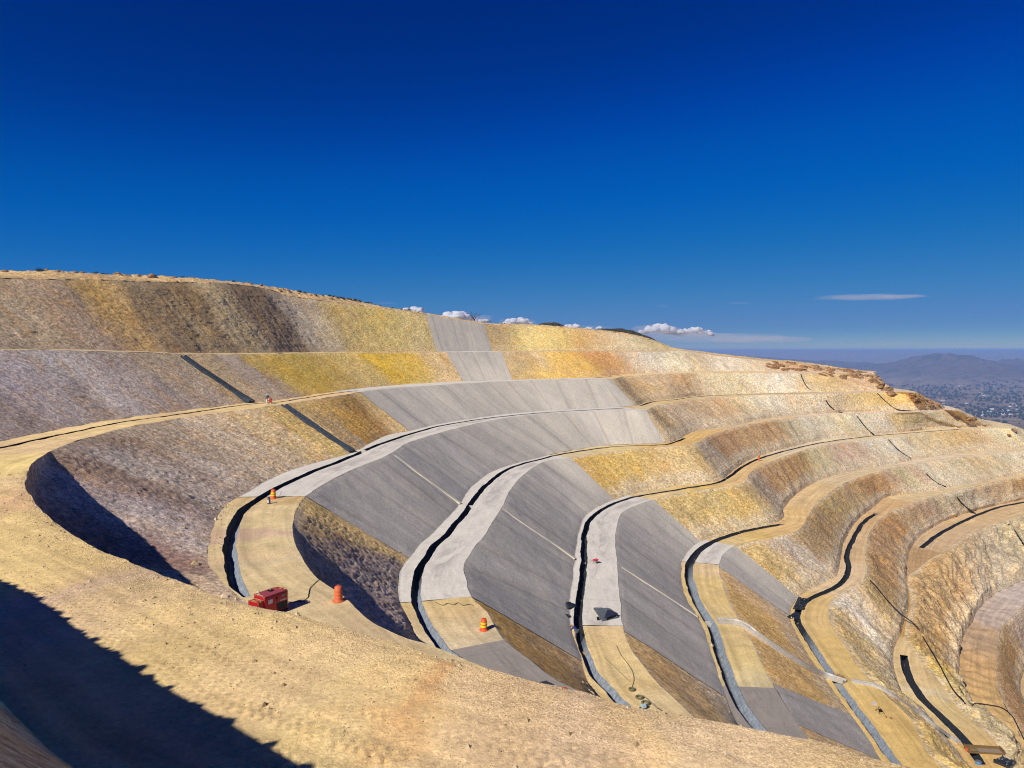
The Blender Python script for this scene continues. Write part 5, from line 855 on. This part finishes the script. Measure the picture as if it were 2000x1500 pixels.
person(on(1125, 1247), math.pi * .85, 'person in blue jacket and grey trousers bending beside the deep channel', BEND, 'bcl', 'gcl', 'hel')
# ---- boulders, shrubs and the bare tree along the skyline
def rock_mesh(seed, r=1.0, n=2, flat=.75):
    import bmesh; bm = bmesh.new(); bmesh.ops.create_icosphere(bm, subdivisions=n, radius=r)
    P_ = np.array([v_.co[:] for v_ in bm.verts]); k = 1 + (.38 if n == 2 else .6) * fbm(P_, 4, (.9 if n == 2 else 1.3) / r, seed, True)
    for v_, q_, s_ in zip(bm.verts, P_, k): v_.co = Vector(q_) * s_; v_.co.z *= flat
    me = bpy.data.meshes.new('boulder'); bm.to_mesh(me); bm.free(); return me
RM = [rock_mesh(100 + i, 1, 2 if i < 3 else 3, .75 if i < 3 else .6) for i in range(5)]
for m_ in RM[:3]: m_.materials.append(MT['rock'])
for m_ in RM[3:]: m_.materials.append(MT['rockb'])
def put(me, name, P_, s_, label, cat, group, par=None, ani=0.0):
    o = bpy.data.objects.new(name, me); COL.objects.link(o); o.location = Vector(P_) - Vector((0, 0, s_ * ani * .5)); o.scale = (s_ * (1 + ani * random.uniform(-.2, 1.2)), s_ * (1 + ani * random.uniform(-.3, .8)), s_ * (1 + ani * random.uniform(-.4, .6))); o.rotation_euler = (random.uniform(-.3, .3), random.uniform(-.3, .3), random.uniform(0, 6)); return tag(o, label, cat, group)
rt = RIDGE.near(PD(1660, 715, 331)); r0 = RIDGE.near(PD(-60, 530, 125))
for i in range(64):
    q_ = RIDGE.at(r0 + (RIDGE.near(PD(820, 612, 240)) - r0) * random.random() ** .9) + np.array([random.uniform(-1, 4), random.uniform(-3, 1), 0]); P_ = drop(q_[0], q_[1]); put(RM[i % 3], 'boulder', P_, random.uniform(.16, .5) * (1.3 if i % 9 == 0 else 1), 'pale boulder lying on the skyline of the left hilltop', 'boulder', 'boulders along the left skyline')
put(RM[0], 'boulder', drop(*on(297, 541).xy), .8, 'largest squat boulder standing out alone on the left skyline', 'boulder', None)
ks = [(1508, 704), (1520, 706), (1533, 708), (1548, 709), (1562, 711), (1578, 712), (1590, 712), (1601, 711), (1612, 717), (1622, 718), (1632, 719), (1645, 723), (1660, 722), (1672, 722), (1684, 724), (1696, 727), (1708, 732), (1716, 738), (1724, 744), (1732, 752), (1738, 758), (1790, 768), (1800, 771), (1812, 776), (1822, 782), (1832, 788), (1900, 812), (1978, 835)]
for x, y in ks:
    for e in range(5):
        P_, N_ = hit(x + random.uniform(-8, 8), y + random.uniform(1, 14))
        put(RM[3 + (e % 2)], 'outcrop_rock', P_, random.uniform(.3, 1.5) if x < 1760 else random.uniform(.3, .9), 'rusty brown rock of the broken outcrops along the right skyline', 'rock', 'rusty outcrop rocks along the right skyline', None, .8)
def bush_mesh(seed, n=420, r=1.0):
    rs_ = np.random.RandomState(seed); V = []; Fc = []
    for i in range(n):
        d_ = rs_.randn(3); d_ /= np.linalg.norm(d_); c = d_ * r * rs_.rand() ** .4 * (.7 + .5 * rs_.rand()); c[2] = abs(c[2]) * .75
        a = rs_.randn(3) * .09; b_ = rs_.randn(3) * .09; k = len(V); V += [c, c + a, c + b_]; Fc.append((k, k + 1, k + 2))
    for i in range(7):
        a = rs_.uniform(0, 6.28); e = np.array([math.cos(a) * .6, math.sin(a) * .6, .6]); k = len(V); V += [np.array([0, 0, 0]), np.array([.05, 0, 0]), e]; Fc.append((k, k + 1, k + 2))
    me = bpy.data.meshes.new('shrub'); me.from_pydata([tuple(v_) for v_ in V], [], Fc); me.materials.append(MT['scrub']); return me
BMs = [bush_mesh(i) for i in range(3)]
for i in range(44):
    x = random.choice([random.uniform(640, 712), random.uniform(640, 712), random.uniform(728, 800), random.uniform(540, 640), random.uniform(0, 520)]); q_ = RIDGE.at(RIDGE.near(PD(x, 590, TD(x, 11)))); P_ = drop(q_[0] + random.uniform(-1, 3), q_[1] + random.uniform(-2, 1))
    put(BMs[i % 3], 'shrub', P_, random.uniform(.4, .9), 'low dark shrub on the hill crest left of the grey top panel', 'shrub', 'low dark shrubs along the hill crest')
for i in range(12):
    x = random.choice([random.uniform(966, 1040), random.uniform(1500, 1560)]); q_ = RIDGE.at(RIDGE.near(PD(x, 634, TD(x, 11)))); P_ = drop(*q_[:2]); put(BMs[i % 3], 'shrub', P_, random.uniform(.25, .5), 'tiny dry shrub on the rim right of the grey top panel', 'shrub', 'tiny dry shrubs on the right rim')
q_ = RIDGE.at(RIDGE.near(PD(926, 629, TD(926, 11)))); P_ = drop(*q_[:2]); t = thing('bare_tree', 'small bare dark tree on the rim at the corner of the top grey panel', 'tree', P_)
rs2 = np.random.RandomState(5); tk = MB(); tk.tube([(0, 0, -.3), (.05, 0, .4), (0, .05, .9)], [.16, .12, .09]); tk.make('trunk', MT['bark'], t, True)
br = MB()
def branch(p0, d0, L_, r_, dep):
    pts = [p0]; d_ = d0.copy()
    for k in range(4): d_ = (d_ + Vector(rs2.randn(3) * .22)).normalized(); pts.append(pts[-1] + d_ * L_ / 4)
    br.tube(pts, [r_, r_ * .8, r_ * .65, r_ * .5, r_ * .3], 5)
    if dep:
        for k in range(4): branch(pts[rs2.randint(1, 5)], (d_ + Vector(rs2.randn(3) * .7)).normalized(), L_ * .55, r_ * .55, dep - 1)
for k in range(7): a = k * .9; branch(Vector((0, 0, .5 + .06 * k)), Vector((math.cos(a), math.sin(a) * .5, .9)).normalized(), 2.2, .07, 2)
br.make('branches', MT['bark'], t, True)
# ---- loose stones
def stones(name, centres, sizes, mat, label):
    oc = np.array([(1, 0, 0), (0, 1, 0), (-1, 0, 0), (0, -1, 0), (0, 0, .8), (0, 0, -.6)]); of = np.array([(0, 1, 4), (1, 2, 4), (2, 3, 4), (3, 0, 4), (1, 0, 5), (2, 1, 5), (3, 2, 5), (0, 3, 5)])
    n = len(centres); rs_ = np.random.RandomState(9); ang = rs_.rand(n) * 6.28; ca, sa = np.cos(ang), np.sin(ang)
    V = oc[None] * (1 + .5 * (rs_.rand(n, 6, 1) - .5)) * np.array(sizes)[:, None, None] * (1 + .5 * (rs_.rand(n, 1, 3) - .5))
    x = V[..., 0] * ca[:, None] - V[..., 1] * sa[:, None]; y = V[..., 0] * sa[:, None] + V[..., 1] * ca[:, None]; V = np.stack([x, y, V[..., 2]], -1) + np.array(centres)[:, None]
    Fc = (of[None] + 6 * np.arange(n)[:, None, None]).reshape(-1, 3); o = mesh_obj(name, V, Fc, mat, smooth=False); o['kind'] = 'stuff'; return o
def mk_gravel():
    m = NB('loose gravel', 1, .1); g_ = m.n('ShaderNodeNewGeometry'); r = m.n('ShaderNodeValToRGB'); m.L(g_.outputs['Random Per Island'], r.inputs[0]); e = r.color_ramp.elements; e[0].color = (.30, .20, .11, 1); e[1].color = (.62, .50, .33, 1); a = e.new(.5); a.color = (.48, .36, .20, 1); m.base(r.outputs[0]); return m.m
M_GRAV = mk_gravel(); rs3 = np.random.RandomState(21); cc = []; ss = []
Bn = BENCH[0]; uA = Bn.u_at(CREST[0].near(PZ(1700, 1490, 9.0))) - 14; uB = Bn.u_at(CREST[0].near(PZ(56, 920, 9.0)))
for i in range(17000):
    u_ = rs3.uniform(uA, uB); v_ = 1 - rs3.rand() ** 2.2 * .55 if rs3.rand() < .93 else rs3.rand() * .7; a, b = Bn.ends(np.array([u_])); q_ = b[0] + (a[0] - b[0]) * v_
    P_ = drop(q_[0], q_[1], -7.2); big = rs3.rand() ** 80; cc.append((P_.x, P_.y, P_.z)); ss.append(.009 + .020 * rs3.rand() + .09 * big)
stones('gravel', cc, ss, M_GRAV, '')
cc = []; ss = []
for k in range(1, 8):
    T_ = TOE[k]; n = int(T_.L * 3.0)
    for i in range(n):
        q_ = T_.at(rs3.rand() * T_.L); nx = PIT_C[:2] - q_[:2]; nx /= np.linalg.norm(nx); q2 = q_[:2] + nx * rs3.randn() * .7
        if fbm(np.array([[q2[0], q2[1], 0.]]), 2, .12, 44)[0] < -.1: continue
        if abs(q2[0]) + abs(q2[1]) > 420: continue
        ok, P_, N_, i_, o_, m_ = S.ray_cast(DG, Vector((q2[0], q2[1], 30)), Vector((0, 0, -1)))
        if not ok or (o_.name[:4] in ('pave', 'conc') and rs3.rand() < .97): continue
        cc.append((P_.x, P_.y, P_.z)); ss.append(.04 + .12 * rs3.rand() ** 2 + .2 * rs3.rand() ** 16)
sa_ = A_CREST.near((-3.4, 2.2)); sb_ = A_CREST.near((-38, 27))
for i in range(420):
    q2 = A_CREST.at(rs3.uniform(sa_ - 6, sb_)) + rs3.randn(3) * .12; P_ = drop(q2[0], q2[1], 8); cc.append((P_.x, P_.y, P_.z)); ss.append(.05 + .22 * rs3.rand() ** 2.5)
stones('rubble', cc, ss, M_GRAV, '')
# haze: one closed box of even air round everything
def box_obj(name, lo, hi, mat):
    V = [(x, y, z) for z in (lo[2], hi[2]) for y in (lo[1], hi[1]) for x in (lo[0], hi[0])]
    return mesh_obj(name, V, [(0, 2, 3, 1), (4, 5, 7, 6), (0, 1, 5, 4), (2, 6, 7, 3), (0, 4, 6, 2), (1, 3, 7, 5)], mat, smooth=False)
def vol_mat(name, color, dens, an=0.0):
    m = bpy.data.materials.new(name); m.use_nodes = True; t = m.node_tree; t.nodes.remove(t.nodes['Principled BSDF'])
    v = t.nodes.new('ShaderNodeVolumePrincipled'); v.inputs['Color'].default_value = (*color, 1); v.inputs['Density'].default_value = dens; v.inputs['Anisotropy'].default_value = an
    t.links.new(v.outputs[0], t.nodes['Material Output'].inputs['Volume']); return m, v, t
m_, v_, t_ = vol_mat('haze', (.34, .56, 1.0), 9.0e-5, 0)
hz = box_obj('haze', (-60000, -400, -420), (60000, 63000, 24), m_); hz['kind'] = 'stuff'
# ------------------------------------------------------------------ clouds, far off and above the haze
M_CL = bpy.data.materials.new('cloud'); M_CL.use_nodes = True; t_ = M_CL.node_tree; t_.nodes.remove(t_.nodes['Principled BSDF'])
df = t_.nodes.new('ShaderNodeBsdfDiffuse'); tr_ = t_.nodes.new('ShaderNodeBsdfTranslucent'); mx_ = t_.nodes.new('ShaderNodeMixShader'); df.inputs[0].default_value = (.74, .76, .82, 1); tr_.inputs[0].default_value = (.85, .87, .92, 1); mx_.inputs[0].default_value = .42
t_.links.new(df.outputs[0], mx_.inputs[1]); t_.links.new(tr_.outputs[0], mx_.inputs[2]); t_.links.new(mx_.outputs[0], t_.nodes['Material Output'].inputs['Surface'])
def puffs(lst, d, seed, name='cloud'):
    rs_ = np.random.RandomState(seed); V = []; Fc = []
    import bmesh; bm = bmesh.new(); bmesh.ops.create_icosphere(bm, subdivisions=3, radius=1); I = np.array([v_.co[:] for v_ in bm.verts]); Fi = [tuple(v_.index for v_ in f_.verts) for f_ in bm.faces]; bm.free()
    for x, y, r in lst:                         # r in picture pixels
        for k in range(9):
            R_ = r * d / F * rs_.uniform(.55, .95); c = PD(x + rs_.randn() * r * .7, y + rs_.uniform(-.15, .5) * r, d + rs_.randn() * R_)
            q_ = I * R_; n_ = 1 + .42 * fbm(q_ + c, 4, 1.6 / R_, seed) + .18 * fbm(q_ + c, 3, 5 / R_, seed); P_ = q_ * n_[:, None] * np.array([1.15, 1, .8]) + c
            fl = PD(x, y + r * .55, d)[2]; P_[:, 2] = np.maximum(P_[:, 2], fl); b = len(V); V += [tuple(v_) for v_ in P_]; Fc += [tuple(i + b for i in f_) for f_ in Fi]
    o = mesh_obj(name, V, Fc, M_CL); o['kind'] = 'structure'; return o
puffs([(798, 606, 8), (812, 605, 8), (788, 609, 5)], 22000, 1)
puffs([(880, 620, 10), (893, 616, 12), (908, 621, 11), (922, 626, 8), (938, 627, 5), (950, 626, 5)], 22000, 2)
puffs([(992, 631, 6), (1004, 626, 8), (1018, 628, 8), (1032, 632, 6)], 22000, 3)
puffs([(1108, 637, 5), (1122, 638, 6), (1150, 641, 4), (1172, 640, 4)], 22000, 4)
puffs([(1255, 648, 6), (1270, 643, 9), (1285, 640, 11), (1298, 642, 11), (1312, 648, 9)], 22000, 5)
puffs([(1330, 650, 6), (1345, 646, 7), (1360, 644, 8), (1374, 648, 7), (1390, 653, 5)], 23000, 6)
_w = []
def wisp(x, y, wx, wy, d, dens, col=(.93, .92, .98)):
    m_, v_, t_ = vol_mat('thin cloud', col, dens, .0)
    import bmesh; bm = bmesh.new(); bmesh.ops.create_icosphere(bm, subdivisions=3, radius=1); I = np.array([q.co[:] for q in bm.verts]); Fi = [tuple(q.index for q in f_.verts) for f_ in bm.faces]; bm.free()
    c = PD(x, y, d); s = np.array([wx * d / F / 2, wx * d / F / 5, wy * d / F / 2]); n_ = 1 + .5 * fbm(I * np.array([3, 3, 1]) + x, 3, 1.2, 4); P_ = I * s * n_[:, None] + c
    P_[:, 2] = np.maximum(P_[:, 2], 30)
    o = mesh_obj('cloud', P_, Fi, m_); o['kind'] = 'structure'
for a in [(900, 624, 120, 20, 21500, 8e-4), (1285, 645, 100, 22, 21500, 9e-4), (1350, 650, 90, 16, 22500, 9e-4), (1010, 629, 70, 14, 21500, 8e-4), (805, 606, 50, 12, 21500, 7e-4), (1010, 632, 70, 10, 21500, 5e-4), (1140, 640, 110, 10, 21500, 3e-4), (1290, 650, 110, 14, 21500, 6e-4), (1360, 653, 100, 12, 22500, 6e-4), (1700, 580, 190, 11, 20000, 5e-4), (1650, 582, 100, 9, 20500, 3e-4), (1760, 579, 110, 7, 19500, 4e-4), (1603, 583, 30, 7, 20000, 4e-4), (1294, 598, 30, 6, 20000, 4e-4), (1445, 592, 44, 5, 20000, 4e-4), (752, 592, 44, 6, 20000, 3e-4),
          (1400, 660, 280, 20, 26000, 2.2e-4), (1480, 663, 220, 14, 27000, 3e-4), (1410, 655, 60, 9, 24500, 4e-4), (1515, 660, 50, 7, 24500, 4e-4), (1330, 658, 150, 14, 26500, 1.4e-4), (1740, 673, 70, 9, 30000, 2e-4), (1900, 677, 200, 5, 31000, 2e-4)]: wisp(*a)
